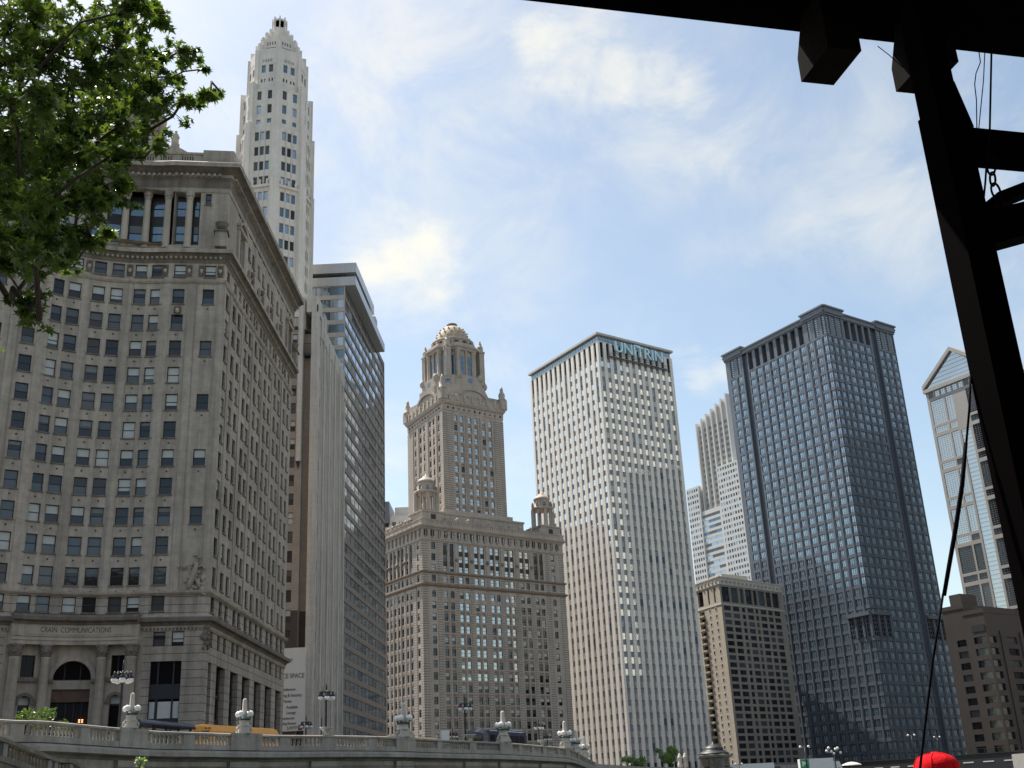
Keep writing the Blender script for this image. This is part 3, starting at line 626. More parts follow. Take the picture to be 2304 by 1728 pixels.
# carved cartouches, urns, aedicules, relief
def cartouche(F, u, z, hw=.38, hh=.85):
    m = MB(); fbox(m, F, u - hw, u + hw, z - hh, z + hh, -.02, .07, 'limestone_dark'); p = F(u, z, .1); n = F.nrm(u)
    for k in range(10):
        a = 2 * PI * k / 10; q = F(u + .8 * hw * math.cos(a), z + .75 * hh * math.sin(a), .1); m.sphere(q, .13, 'limestone_dark', 6)
    m.sphere(F(u, z, .08), hw * .62, 'limestone_pale', 10, 1.35); m.build('cartouche', bl)
for u in (-4.85 + 2.4, 2.45, -6.85, 6.85): cartouche(A, u, 65.15)
for u in (2.45, 4.0, 6.35): cartouche(PR, u, 65.15); cartouche(PL, PLEN - u, 65.15)
for a, b in zip(ncols[2:-1:2], ncols[3::2]): cartouche(NF, (a + b) / 2, 65.2, .3)
cartouche(PR, 1.3, 59.55, .45, .6)
for F, u in ((PR, PLEN - .6), (PL, .6), (NF, 36.0 + 5.0)):
    m = MB(); p = F(u, 0, .35); m.box((p[0], p[1], 69.4), (1.5, 1.5, 2.1), 'limestone', math.atan2(F.d.y, F.d.x)); m.box((p[0], p[1], 70.55), (1.9, 1.9, .2), 'limestone_dark', math.atan2(F.d.y, F.d.x))
    m.lathe((p[0], p[1], 70.65), [(.4, 0), (.22, .15), (.25, .3), (.55, .5), (.72, .8), (.7, .95), (.86, 1.15), (.88, 1.3), (.74, 1.3), (.6, 1.1)], 'limestone_dark', 16); m.build('urn', bl)
for c0 in (6.75, 38.35):
    m = MB()
    for s in (-1, 1): fbox(m, NF, c0 + s * 1.5 - .3, c0 + s * 1.5 + .3, 68.4, 74.0, -.02, .35, 'limestone')
    fbox(m, NF, c0 - 2.0, c0 + 2.0, 74.0, 74.5, -.02, .55, 'limestone')
    for i in range(8):
        a0, a1 = PI * (.15 + .7 * i / 8), PI * (.15 + .7 * (i + 1) / 8); q = lambda r, a, d: NF(c0 + r * math.cos(a), 73.4 + r * math.sin(a) * .95, d)
        m.hexa([q(2.1, a0, .6), q(2.45, a0, .6), q(2.45, a0, 0), q(2.1, a0, 0), q(2.1, a1, .6), q(2.45, a1, .6), q(2.45, a1, 0), q(2.1, a1, 0)], 'limestone')
    m.build('window_surround', bl)
for u in (13.1, 19.1, 25.1, 31.6):
    m = MB(); fbox(m, NF, u - 1.5, u - 1.2, 68.4, 71.2, -.02, .3, 'limestone'); fbox(m, NF, u + 1.2, u + 1.5, 68.4, 71.2, -.02, .3, 'limestone'); m.sphere(NF(u, 71.1, .15), .5, 'limestone_dark', 8); m.build('scroll_bracket', bl)
m = MB()
for k in range(46):
    u = 5.15 + random.gauss(0, .62); z = 25.6 + random.gauss(0, 1.0) - abs(u - 5.15) * .6; q = PR(u, z, .02 + .12 * random.random()); m.sphere(q, random.uniform(.14, .34), 'limestone', 8, random.uniform(.7, 1.5))
m.tube([PR(4.6, 24.2, .15), PR(5.0, 25.2, .25), PR(5.3, 26.4, .3), PR(5.5, 27.2, .22)], [.3, .34, .32, .2], 'limestone', 8); m.tube([PR(5.9, 24.2, .12), PR(5.6, 25.3, .25)], [.24, .3], 'limestone', 8); m.tube([PR(5.4, 26.6, .28), PR(6.1, 26.9, .24), PR(6.4, 26.4, .18)], .15, 'limestone', 7); m.build('relief_carving', bl)
for F, u in ((PR, 6.7), (NF, .6)):
    m = MB()
    for k in range(16): m.sphere(F(u + random.gauss(0, .2), 18.6 + random.gauss(0, .55), .1), random.uniform(.14, .3), 'limestone_dark', 7, 1.3)
    m.build('relief_carving', bl)
# ================================================================ SLENDER WHITE TOWER ON A GREY SLAB (behind the office building)
mt_ = thing('slender_tower', 'slender white octagonal tower with a lantern on top, rising behind the limestone office building', 'building', (-50, 207, STREET))
MF = Fac((-36.4, 190.6), (-36.4, 222.9)); MS = Fac((-66, 190.6), (-36.4, 190.6)); SX = 66 - 36.4
m = MB(); holes = []; wins = []
prof_u = [4.6, 10.2, 16.0, 21.8, 27.4]
wall(m, MF, 0, MF.L, 3.6, 88.0, [], lambda u, z: 'terracotta_grey')
# fluted piers of the slab front
for u in np.arange(1.2, 31.5, 1.55):
    big = abs((u - 1.2) / 1.55 % 4) < .1; fbox(m, MF, u - (.42 if big else .2), u + (.42 if big else .2), 3.7, 86.8 if big else 84.0 - 1.2 * math.sin(u), -.02, .3 if big else .13, 'terracotta_grey')
fbox(m, MF, .0, 1.3, 3.7, 89.5, -.02, .35, 'terracotta_grey'); fbox(m, MF, 31.0, 32.3, 3.7, 81.0, -.02, .35, 'terracotta_grey')
wb = []
for k in range(24): wb.append((SX - 4.6, SX - 3.6, 9 + 3.45 * k, 11.1 + 3.45 * k))
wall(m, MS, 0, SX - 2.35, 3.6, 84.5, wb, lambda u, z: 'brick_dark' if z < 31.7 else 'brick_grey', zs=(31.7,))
for a in wb: wins.append((MS, a[0], a[1], a[2], a[3], -.26, 'sash'))
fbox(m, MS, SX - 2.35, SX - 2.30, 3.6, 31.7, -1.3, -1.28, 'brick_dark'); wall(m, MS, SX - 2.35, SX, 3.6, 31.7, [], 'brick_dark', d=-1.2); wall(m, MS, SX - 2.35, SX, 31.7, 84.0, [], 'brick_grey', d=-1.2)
fq(m, Fac((-36.4 - 2.35, 191.8), (-36.4 - 2.35, 190.6)), 0, 1.2, 3.6, 88, 0, 'brick_grey'); fbox(m, MS, SX - 1.0, SX - .01, 3.6, 89, -1.2, -.02, 'terracotta_grey')
m.poly([(-66, 190.6, 84.4), (-36.45, 190.6, 84.4), (-36.45, 222.9, 84.4), (-66, 222.9, 84.4)], 'roof_gravel')
m.poly([(-36.4, 222.9, 3.6), (-66, 222.9, 3.6), (-66, 222.9, 84.4), (-36.4, 222.9, 84.4)], 'brick_grey'); m.poly([(-66, 222.9, 3.6), (-66, 190.6, 3.6), (-66, 190.6, 84.4), (-66, 222.9, 84.4)], 'brick_grey'); m.build('wall', mt_)
m = MB(); fbox(m, MF, 0, 4.2, 88.003, 91.2, -2.0, .25, 'terracotta_grey'); fbox(m, MF, 6.5, 9.6, 84.4, 90.6, -3, .25, 'terracotta_grey'); fbox(m, MF, 4.2, 6.5, 84.4, 89.3, -2.0, .2, 'terracotta_grey'); fbox(m, MF, 9.6, 32.3, 84.4, 88.02, -.8, .1, 'terracotta_grey')
fbox(m, MS, SX - 6.0, SX - 2.3, 84.5, 92.0, -8, -.1, 'terracotta_white'); m.build('parapet', mt_)
m = MB(); fbox(m, MS, SX - 3.3, SX - 2.45, 58.4, 91, -.02, .55, 'terracotta_grey')
m.poly([MS(SX - 3.3, 58.4, .55), MS(SX - 2.45, 58.4, .55), MS(SX - 2.87, 56.9, .1)], 'frame_dark'); m.build('flue', mt_)
for u0, z in ((SX - 2.2, 79.5), (SX - 4.7, 85.0)):
    m = MB(); fbox(m, MS, u0, u0 + 1.2, z - .5, z, -1.3, .3, 'iron')
    for q in range(5): fbox(m, MS, u0 + q * .28, u0 + q * .28 + .05, z, z + 1.9, .2, .25, 'iron')
    fbox(m, MS, u0, u0 + 1.2, z + 1.9, z + 1.98, .2, .25, 'iron'); m.build('iron_balcony', mt_)
for k in range(13):
    for u in (3.5, 30.3): wins.append((MF, u, u + .35, 8 + 6.2 * k, 9.9 + 6.2 * k, .02, 'dark'))
for u in (11, 18.5, 25.6):
    for k in range(3): wins.append((MF, u - .5, u + .5, 9 + 4.2 * k, 11.6 + 4.2 * k, .03, 'dark'))
# octagonal shaft
OC = Vector((-49.2, 206.5)); A0 = math.atan2(-206.5, 49.2)
def octp(r): return [(OC.x + r * math.cos(A0 + PI / 4 * k), OC.y + r * math.sin(A0 + PI / 4 * k)) for k in range(8)]
def of(r, k):                                     # facade between vertex k and k+1
    p = octp(r); return Fac(p[k % 8], p[(k + 1) % 8])
m = MB()
tiers = [(84.4, 135.6, 8.0), (135.6, 145.8, 7.55), (145.8, 155.6, 6.6)]
for ti, (z0, z1, r) in enumerate(tiers):
    for k in range(8):
        F = of(r, k); hs = []
        if ti == 0:
            for j in range(14):
                zt = 134.6 - 3.66 * j
                for q in (-1.22, 0, 1.22): hs.append((F.L / 2 + q - .45, F.L / 2 + q + .45, zt - 2.15, zt, .3))
        elif ti == 1:
            for zt, h in ((145.2, 2.2), (141.6, 2.2), (138.0, 1.1)):
                for q in (-1.2, 1.2): hs.append((F.L / 2 + q - .48, F.L / 2 + q + .48, zt - h, zt, .3))
        else:
            for zt, h, qs, hw in ((152.6, 2.0, (-.85, .85), .48), (149.0, .9, (-1.2, -.5, .5, 1.2), .17)):
                for q in qs: hs.append((F.L / 2 + q - hw, F.L / 2 + q + hw, zt - h, zt, .3))
            for q in range(6): hs.append((F.L / 2 - 1.1 + q * .4, F.L / 2 - 1.1 + q * .4 + .15, 153.3, 154.1, .12))
        wall(m, F, 0, F.L, z0, z1, hs, 'terracotta_white')
        for h in hs:
            if h[1] - h[0] > .3: wins.append((F, h[0], h[1], h[2], h[3], -.26, 'grey'))
        if ti == 0:
            for q in (-.61, .61): fbox(m, F, F.L / 2 + q - .09, F.L / 2 + q + .09, 85, 135.2, -.02, .16, 'terracotta_white')
            fbox(m, F, F.L / 2 - 2.2, F.L / 2 + 2.2, 120.9, 121.5, -.02, .45, 'terracotta_white')
            for q in (-1.6, 0, 1.6): fbox(m, F, F.L / 2 + q - .2, F.L / 2 + q + .2, 121.5, 122.6, .1, .5, 'terracotta_white')
    m.poly([(p[0], p[1], z1) for p in octp(r)], 'terracotta_white')
# corner buttresses stepping back
for k in range(8):
    a = A0 + PI / 4 * k; c = Vector((math.cos(a), math.sin(a)))
    for r, z0, z1, s in ((7.7, 84, 122.5, 1.7), (7.75, 122.5, 137.2, 1.25), (7.3, 137.2, 147.6, 1.1), (6.2, 147.6, 156.8, .9)):
        m.box((OC.x + c.x * r, OC.y + c.y * r, (z0 + z1) / 2 + .003 * k), (s, s * 1.15, z1 - z0), 'terracotta_white', a)
# crown
for z0, z1, r in ((155.6, 157.0, 6.4), (157.0, 160.4, 4.6), (160.4, 162.6, 3.6), (162.6, 164.4, 2.5)):
    m.prism(octp(r), z0, z1, 'terracotta_white')
for k in range(8):
    a = A0 + PI / 4 * k; c = Vector((math.cos(a), math.sin(a)))
    for r, z1, s in ((5.6, 159.0, .7), (4.7, 161.2, .6), (3.7, 163.2, .55), (2.6, 164.9, .45)): m.box((OC.x + c.x * r, OC.y + c.y * r, (156 + z1) / 2), (s * 1.5, s, z1 - 156), 'terracotta_white', a)
m.build('shaft', mt_)
m = MB()
for k in range(8):
    F = of(4.6, k); fbox(m, F, F.L / 2 - 1.05, F.L / 2 + 1.05, 157.2, 158.5, -.02, .03, 'frame_dark')
    for q in range(4): fbox(m, F, F.L / 2 - 1.0 + q * .58, F.L / 2 - .8 + q * .58, 159.2, 160.0, -.02, .03, 'frame_dark')
m.build('louvre_openings', mt_, kind='stuff')
m = MB(); m.prism(octp(1.6), 164.4, 166.2, 'terracotta_white'); m.lathe((OC.x, OC.y, 168.2), [(1.4, 0), (1.7, 0), (1.7, .35), (1.4, .35), (1.4, 0)], 'terracotta_white', 8, A0, False)
for k in range(8):
    a = A0 + PI / 4 * k; m.box((OC.x + 1.55 * math.cos(a), OC.y + 1.55 * math.sin(a), 166.8), (.32, .28, 4.8), 'terracotta_white', a)
m.build('lantern', mt_); put_windows(mt_, wins, 100)

# advertising board beside the office building
sg = thing('billboard', 'white advertising board with grey text and a red square, between two stone buildings', 'sign', (-38, 184, STREET))
SF = Fac((-43, 184), (-35.97, 184)); m = MB(); fbox(m, SF, 0, SF.L, 11.4, 24.5, -.25, 0, 'sign_white'); m.build('panel', sg)
for tx, z, s, al, u in (('ter', 22.6, 1.15, 'RIGHT', SF.L - 2.05), ('OFFICE SPACE', 20.0, 1.05, 'RIGHT', SF.L - .12), ('Conference', 17.9, .62, 'RIGHT', SF.L - 1.5), ('Parking & Security', 16.95, .68, 'RIGHT', SF.L - .5), ('Fitness', 16.05, .6, 'RIGHT', SF.L - 2.1), ('Available', 15.1, .65, 'RIGHT', SF.L - 1.1), ('Lounge', 14.25, .65, 'RIGHT', SF.L - 1.4), ('Restaurant', 13.4, .6, 'RIGHT', SF.L - 1.6), ('Meeting Rooms', 12.6, .6, 'RIGHT', SF.L - 1.3), ('5-9777', 11.95 - .1, .72, 'RIGHT', SF.L - 1.15)):
    text(tx, s, 'sign_ink', SF, u, z, .02, align=al, squash=.8).build('lettering', sg)
m = MB(); fbox(m, SF, SF.L - 1.0, SF.L - .3, 11.5, 12.25, .005, .03, 'sign_red'); m.build('red_square', sg)
text('MB', .42, 'sign_white', SF, SF.L - .65, 11.88, .05, squash=.8).build('lettering', sg)
m = MB(); m.tube([(-42, 184.6, STREET), (-42, 184.6, 12)], .16, 'iron'); m.tube([(-36.6, 184.6, STREET), (-36.6, 184.6, 12)], .16, 'iron'); m.build('post', sg)

# ================================================================ GLASS HOTEL SLAB WITH FLYING ROOF
ex = thing('hotel_slab', 'tall hotel slab with slanting rows of glass bands and a wide overhanging flat roof', 'building', (-50, 258, STREET))
EF = Fac((-36.4, 223.2), (-33.9, 273.6)); EL = Fac((-66, 223.2), (-36.4, 223.2)); m = MB(); wins = []
FHX = 3.05; nfl = 36; hs = []; hs2 = []
for k in range(nfl):
    z1 = 108.9 - FHX * k; z0 = z1 - 2.0
    if z0 < 4: break
    hs.append((.25, EF.L - .25, z0, z1, .18)); hs2.append((1.0, EL.L - .25, z0, z1, .15))
    n = 12
    for j in range(n):
        a = .25 + (EF.L - .5) * j / n; b = .25 + (EF.L - .5) * (j + 1) / n; wins.append((EF, a, b, z0, z1, -.15, 'band'))
    for j in range(9): wins.append((EL, 1 + (EL.L - 1.25) * j / 9, 1 + (EL.L - 1.25) * (j + 1) / 9, z0, z1, -.12, 'band'))
wall(m, EF, 0, EF.L, 3.6, 110.2, hs, lambda u, z: 'spandrel_tan'); wall(m, EL, 0, EL.L, 3.6, 110.2, hs2, 'concrete_panel')
m.poly([(-66, 223.2, 110.1), (-36.4, 223.2, 110.1), (-33.9, 273.6, 110.1), (-64, 275, 110.1)], 'concrete_panel')
m.poly([(-33.9, 273.6, 3.6), (-64, 275, 3.6), (-64, 275, 110.1), (-33.9, 273.6, 110.1)], 'brick_grey'); m.build('wall', ex); put_windows(ex, wins, 100)
m = MB(); m.prism([(-64, 225), (-36.6, 225), (-35, 262), (-62, 264)], 109.9, 113, 'frame_dark'); m.prism([(-67, 222.9), (-34.0, 222.9), (-32.5, 263), (-65, 265)], 109.05, 111.2, 'roof_metal', bottom=True)
m.prism([(-66, 223.4), (-34.0, 223.4), (-33.1, 247.3), (-65, 249)], 112.5, 114.9, 'roof_metal', bottom=True); m.build('roof', ex)
m = MB(); m.prism([(-36, 250), (-33.2, 250), (-33.1, 253), (-36, 253)], 111.2, 113.4, 'concrete_pale'); m.prism([(-37, 254.5), (-34, 254.5), (-33.9, 256), (-37, 256)], 111.2, 112.9, 'concrete_panel'); m.build('roof_plant', ex)

# ================================================================ DOMED TERRACOTTA SKYSCRAPER
jw = thing('domed_skyscraper', 'tan terracotta skyscraper with a dome and small corner turrets, in the middle of the row', 'building', (0, 370, STREET))
jB, jC = Vector((-30.1, 334.8)), Vector((14.3, 369.2)); jd = (jC - jB).normalized(); jl = Vector((-.5796, .8149)); jA = jB + jl * 50; jD = jC + jl * 50
JR, JL = Fac(jB, jC), Fac(jA, jB); JW = JL.L
m = MB(); wins = []; hR, hL = [], []
cR_ = [4.06, 8.38, 10.9, 14.35, 16.6, 20.3, 22.65, 26.4, 28.6, 32.25, 34.4, 38.35, 40.7, 44.3, 46.6, 51.6]
cL_ = [JW - q for q in (2.65, 6.95, 9.45, 12.5, 14.75, 17.3, 19.7, 22.4, 24.7, 27.5, 29.8, 32.5, 34.8, 37.5, 39.8, 42.4, 46.8)]
zr = [55.75 - 3.52 * k for k in range(15)]
def jrow(z0, z1, st='sash', lit=False):
    for F, cs, hl in ((JR, cR_, hR), (JL, cL_, hL)):
        for c in cs:
            hl.append((c - .74, c + .74, z0, z1, .35))
            s = 'lit' if (F is JR and 12 < c < 38 and z0 > 32 and random.random() < .8) else st  # middle columns get the pale glass that imitates a bright reflection
            wins.append((F, c - .74, c + .74, z0, z1, -.3, s))
for z in zr: jrow(z - 1.1, z + 1.1)
jrow(58.2, 60.4); jrow(62.9, 65.0)
for F, cs, hl in ((JR, cR_, hR), (JL, cL_, hL)):
    for c in cs:
        for z0, z1 in ((73.0, 75.2), (69.4, 71.6), (66.4, 68.2)):
            hl.append((c - .74, c + .74, z0, z1, .35)); s = 'lit' if (F is JR and 13 < c < 41) else 'sash'; wins.append((F, c - .74, c + .74, z0, z1, -.3, s))
        archfill(m, F, c, .74, 59.66, 60.4, 0, 'terracotta_tan', .3, 6)
q_ = [2.5 * i + 1.35 for i in range(22)]
for c in q_:
    if c < JR.L - .8: hR.append((c - .72, c + .72, 77.0, 79.0, .3)); wins.append((JR, c - .72, c + .72, 77.0, 79.0, -.25, 'lit' if 9 < c < 38 else 'sash'))
    if c < JW - .8: hL.append((JW - c - .72, JW - c + .72, 77.0, 79.0, .3)); wins.append((JL, JW - c - .72, JW - c + .72, 77.0, 79.0, -.25, 'sash'))
pierR = [(0, 1.9), (5.4, 7.2), (12.0, 13.2), (17.7, 19.1), (23.8, 25.2), (29.7, 31.1), (35.6, 37), (41.9, 43.2), (48.1, 49.9), (54.1, 56.2)]
def jm(p):
    def f(u, z): return 'terracotta_band' if z < 76 and any(a <= u <= b for a, b in p) else 'terracotta_tan'
    return f
pierL = [(JW - b, JW - a) for a, b in ((0, 1.4), (3.9, 5.9), (10.6, 11.4), (15.7, 16.4), (20.7, 21.5), (25.7, 26.6), (30.7, 31.6), (35.7, 36.6), (40.7, 41.5))]
wall(m, JR, 0, JR.L, 3.6, 80.3, hR, jm(pierR), us=[x for p in pierR for x in p if x < JR.L]); wall(m, JL, 0, JW, 3.6, 80.3, hL, jm(pierL), us=[x for p in pierL for x in p])
for F, ps in ((JR, pierR), (JL, pierL)):
    for a, b in ps: fbox(m, F, max(0, a), min(b, F.L), 3.7, 61.3, -.02, .12, 'terracotta_band')
for F, cs in ((JR, cR_[1:-1]), (JL, cL_[1:-1])):
    for a, b in zip(cs[::2], cs[1::2]): c = (a + b) / 2; fbox(m, F, c - .2, c + .2, 3.7, 58, -.02, .22, 'terracotta_tan'); fbox(m, F, c - .2, c + .2, 66, 75.6, -.02, .22, 'terracotta_tan')
    for c in cs:
        for z in zr: fbox(m, F, c - .74, c + .74, z - 2.25, z - 1.5, -.02, .05, 'terracotta_dark')
    for a, b in zip(cs[1:-1:2], cs[2::2]): c = (a + b) / 2; fbox(m, F, c - .45, c + .45, 66, 75.6, -.02, .18, 'terracotta_tan'); m.sphere(F(c, 70.2, .2), .62, 'terracotta_dark', 8)
for c in cR_[1:-1] + []:
    for z in (72.3, 68.8): fbox(m, JR, c - .74, c + .74, z - .68, z + .68, -.02, .04, 'frame_bronze')
for c in cL_[1:]:
    for z in (72.3, 68.8): fbox(m, JL, c - .74, c + .74, z - .68, z + .68, -.02, .04, 'frame_bronze')
m.poly([(p.x, p.y, 80.2) for p in (jB, jC, jD, jA)], 'roof_gravel')
for a, b in ((jC, jD), (jD, jA)): m.poly([(a.x, a.y, 3.6), (b.x, b.y, 3.6), (b.x, b.y, 80.2), (a.x, a.y, 80.2)], 'terracotta_tan')
m.build('wall', jw); put_windows(jw, wins, 100, name='window')
jp = [jA, jB, jC, jD]
m = MB(); sweep(m, jp, [(-.05, 61.4), (.2, 61.4), (.7, 61.8), (.75, 62.2), (.1, 62.5), (-.05, 62.5)], 'terracotta_dark'); m.build('cornice', jw)
m = MB(); sweep(m, jp, [(-.05, 65.4), (.2, 65.4), (.6, 65.7), (.65, 66.0), (.1, 66.2), (-.05, 66.2)], 'terracotta_dark'); m.build('cornice', jw)
m = MB(); sweep(m, jp, [(-.05, 75.7), (.3, 75.7), (.35, 76.2), (.05, 76.4), (-.05, 76.4)], 'terracotta_tan'); m.build('band_course', jw)
m = MB(); sweep(m, jp, [(-.05, 79.2), (.3, 79.2), (.5, 79.6), (1.0, 79.8), (1.2, 80.25), (.6, 80.5), (.6, 81.0), (.5, 81.0), (.5, 82.0), (.65, 82.05), (.65, 82.3), (0, 82.3), (0, 80.3), (-.05, 80.3)], 'terracotta_tan'); m.build('cornice', jw)
m = MB()
for F in (JR, JL):
    u = 2.0
    while u < F.L - 1:
        fbox(m, F, u - .1, u + .1, 81.05, 81.95, .44, .53, 'terracotta_dark'); u += .8
    u = 1.2
    while u < F.L - 1:
        fbox(m, F, u - .16, u + .16, 76.5, 79.1, -.02, .24, 'terracotta_dark'); u += 2.5
m.build('balustrade', jw, kind='stuff')
m = MB()
for F, us in ((JR, np.arange(9, 50, 4.2)), (JL, JW - np.arange(7, 45, 2.8))):
    for u in us: m.lathe(F(u, 82.3, .3), [(.5, 0), (.35, .2), (.7, .6), (.75, .9), (.2, 1.2), (.1, 1.5)], 'terracotta_tan', 8)
m.build('parapet_urns', jw, kind='stuff')
# set-back terrace, shaft, drum and dome
sA, sB, sC = Vector((-38.43, 378.42)), Vector((-23.96, 353.56)), Vector((-3.93, 368.83)); sD = sA + sC - sB
SR, SL = Fac(sB, sC), Fac(sA, sB); cen = (sA + sC) / 2
m = MB(); pod = offset([sA, sB, sC, sD], 4.2, True); m.prism([v2(p) for p in pod], 80.2, 86.6, 'terracotta_tan'); pod2 = offset([sA, sB, sC, sD], 4.5, True); m.prism([v2(p) for p in pod2], 86.6, 87.2, 'terracotta_tan', bottom=True); pod3 = offset([sA, sB, sC, sD], 1.5, True); m.prism([v2(p) for p in pod3], 87.2, 89.3, 'terracotta_tan')
PF = Fac(pod[1], pod[2]); fbox(m, PF, 2, PF.L - 1.5, 80.4, 83.0, -.02, .1, 'glass_blue'); fbox(m, PF, 1.5, PF.L - 1, 83.0, 83.6, -.02, 2.2, 'frame_dark')
for u in np.arange(3, PF.L, 4.2): fbox(m, PF, u - .2, u + .2, 80.3, 83, .1, .3, 'terracotta_tan')
m.build('terrace_storey', jw)
m = MB(); hR, hL, wins = [], [], []
sc_ = [5.13, 7.65, 10.93, 13.6, 16.9, 19.6]; sl_ = [6.23, 10.59, 13.55, 18.4, 21.3, 25.3]
for k in range(10):
    z = 122.3 - 3.63 * k
    for F, cs, hl in ((SR, sc_, hR), (SL, sl_, hL)):
        for c in cs:
            hl.append((c - .7, c + .7, z - 1.05, z + 1.05, .35)); wins.append((F, c - .7, c + .7, z - 1.05, z + 1.05, -.3, 'lit' if F is SR and random.random() < .8 else 'sash'))
            if k == 0: archfill(m, F, c, .7, z + .35, z + 1.05, 0, 'terracotta_tan', .3, 6)
pr = [(0, 3.6), (9.0, 9.6), (15.0, 15.6), (21.2, 25.2)]; pl_ = [(0, 4.6), (7.6, 9.2), (15, 17), (23, 23.9), (26.6, 28.8)]
wall(m, SR, 0, SR.L, 87.2, 128, hR, jm([]) if False else (lambda u, z: 'terracotta_band' if z < 124 and any(a <= u <= b for a, b in pr) else 'terracotta_tan'), us=[x for p in pr for x in p if x < SR.L])
wall(m, SL, 0, SL.L, 87.2, 128, hL, lambda u, z: 'terracotta_band' if z < 124 and any(a <= u <= b for a, b in pl_) else 'terracotta_tan', us=[x for p in pl_ for x in p if x < SL.L])
for F, ps in ((SR, pr), (SL, pl_)):
    for a, b in ps: fbox(m, F, max(.0, a), min(b, F.L), 89.4, 123.8, -.02, .22, 'terracotta_band')
for a, b in ((sC, sD), (sD, sA)): m.poly([(a.x, a.y, 87.2), (b.x, b.y, 87.2), (b.x, b.y, 128), (a.x, a.y, 128)], 'terracotta_tan')
for F, cs in ((SR, sc_), (SL, sl_)):
    for c in cs:
        for k in range(9): z = 122.3 - 3.63 * k; fbox(m, F, c - .7, c + .7, z - 2.35, z - 1.5, -.02, .05, 'terracotta_dark')
m.build('shaft', jw)
for (F, u0, u1, z0, z1, d, st) in []: pass
shaft_wins = wins
sp = [sA, sB, sC, sD]
m = MB(); sweep(m, sp, [(-.05, 124.6), (.15, 124.6), (.2, 126.6), (.5, 127.0), (.9, 127.6), (1.0, 128.1), (.6, 128.3), (.6, 129.9), (.75, 130.0), (.75, 130.3), (0, 130.3), (0, 128), (-.05, 128)], 'terracotta_tan', True); m.build('cornice', jw)
m = MB()
for F in (SR, SL):
    for u in np.arange(2, F.L - 1, 2.2): m.sphere(F(u, 125.6, .18), .4, 'frame_bronze' if int(u * 3) % 3 == 0 else 'terracotta_dark', 8)
    for u in np.arange(.6, F.L, .75): fbox(m, F, u, u + .35, 126.65, 127.0, -.02, .45, 'terracotta_dark')
    for u in np.arange(2.4, F.L, 3.2): fbox(m, F, u - .5, u + .5, 128.3, 131.0, .3, .9, 'terracotta_tan')
m.build('frieze_ornament', jw, kind='stuff')
rot = math.atan2(SR.d.y, SR.d.x)
m = MB(); q4 = lambda r: [(cen.x + r * math.cos(rot + PI / 4 + PI / 2 * k), cen.y + r * math.sin(rot + PI / 4 + PI / 2 * k)) for k in range(4)]
q8 = lambda r, o=PI / 8: [(cen.x + r * math.cos(rot + o + PI / 4 * k), cen.y + r * math.sin(rot + o + PI / 4 * k)) for k in range(8)]
m.prism(q4(16.6), 128, 133.2, 'terracotta_tan', 'roof_gravel'); m.prism(q8(12.6), 133.2, 136.6, 'terracotta_tan'); m.prism(q8(11.6), 136.6, 140.5, 'terracotta_tan')
for s in range(4):
    a = rot + PI / 2 * s; F = Fac(q4(16.6)[(s + 3) % 4], q4(16.6)[s]); c = F.L / 2
    for i in range(12):
        a0, a1 = PI * (.1 + .8 * i / 12), PI * (.1 + .8 * (i + 1) / 12); g = lambda r, t, d: F(c + r * math.cos(t), 131.2 + r * .62 * math.sin(t), d)
        m.hexa([g(5.4, a0, .4), g(6.4, a0, .4), g(6.4, a0, -1.6), g(5.4, a0, -1.6), g(5.4, a1, .4), g(6.4, a1, .4), g(6.4, a1, -1.6), g(5.4, a1, -1.6)], 'terracotta_tan')
    for u in (-2.6, 0, 2.6): fbox(m, F, c + u - .7, c + u + .7, 129.8 + .9, 132, -.02, .03, 'glass_dark')
for k in range(8):
    F = Fac(q8(11.6)[k], q8(11.6)[(k + 1) % 8]); fbox(m, F, F.L / 2 - .9, F.L / 2 + .9, 137.9, 139.4, -.02, .04, 'glass_blue'); m.sphere((q8(11.4)[k][0], q8(11.4)[k][1], 140.2), 1.1, 'terracotta_tan', 8, 1.4)
m.build('drum_base', jw)
m = MB(); m.prism(q8(8.7), 140.5, 151.6, 'terracotta_tan')
for k in range(8):
    F = Fac(q8(8.7)[k], q8(8.7)[(k + 1) % 8]); c = F.L / 2
    for u in (-1.55, 1.55):
        fbox(m, F, c + u - .75, c + u + .75, 142, 148.4, -.02, .02, 'glass_blue'); fbox(m, F, c + u - .75, c + u + .75, 144.2, 144.4, .02, .08, 'terracotta_dark'); fbox(m, F, c + u - .75, c + u + .75, 146.2, 146.4, .02, .08, 'terracotta_dark')
        for i in range(6):
            a0, a1 = PI * i / 6, PI * (i + 1) / 6; m.poly([F(c + u + .75 * math.cos(a0), 148.4 + .75 * math.sin(a0), .02), F(c + u + .75 * math.cos(a1), 148.4 + .75 * math.sin(a1), .02), F(c + u, 148.4, .02)], 'glass_blue')
    for u in (-2.8, 0, 2.8): m.lathe(F(c + u, 141.2, .3), [(.5, 0), (.36, .4), (.32, 8.6), (.45, 9.0), (.5, 9.8)], 'terracotta_tan', 8)
    m.lathe((q8(8.9)[k][0], q8(8.9)[k][1], 140.8), [(.9, 0), (.8, .5), (.75, 9.2), (.95, 10), (1.0, 10.8)], 'terracotta_tan', 8)
m.build('drum', jw)
m = MB(); sweep(m, q8(8.7), [(-.05, 151.0), (.7, 151.0), (.9, 151.6), (1.5, 152.1), (1.5, 152.6), (.8, 152.9), (.7, 153.8), (-.05, 153.8)], 'terracotta_tan', True); m.prism(q8(8.9), 151.7, 153.0, 'terracotta_tan')
m.lathe((cen.x, cen.y, 153), [(7.7, 0), (7.7, 2.9), (7.9, 3.0), (7.9, 3.4), (6.6, 3.6)], 'terracotta_tan', 32)
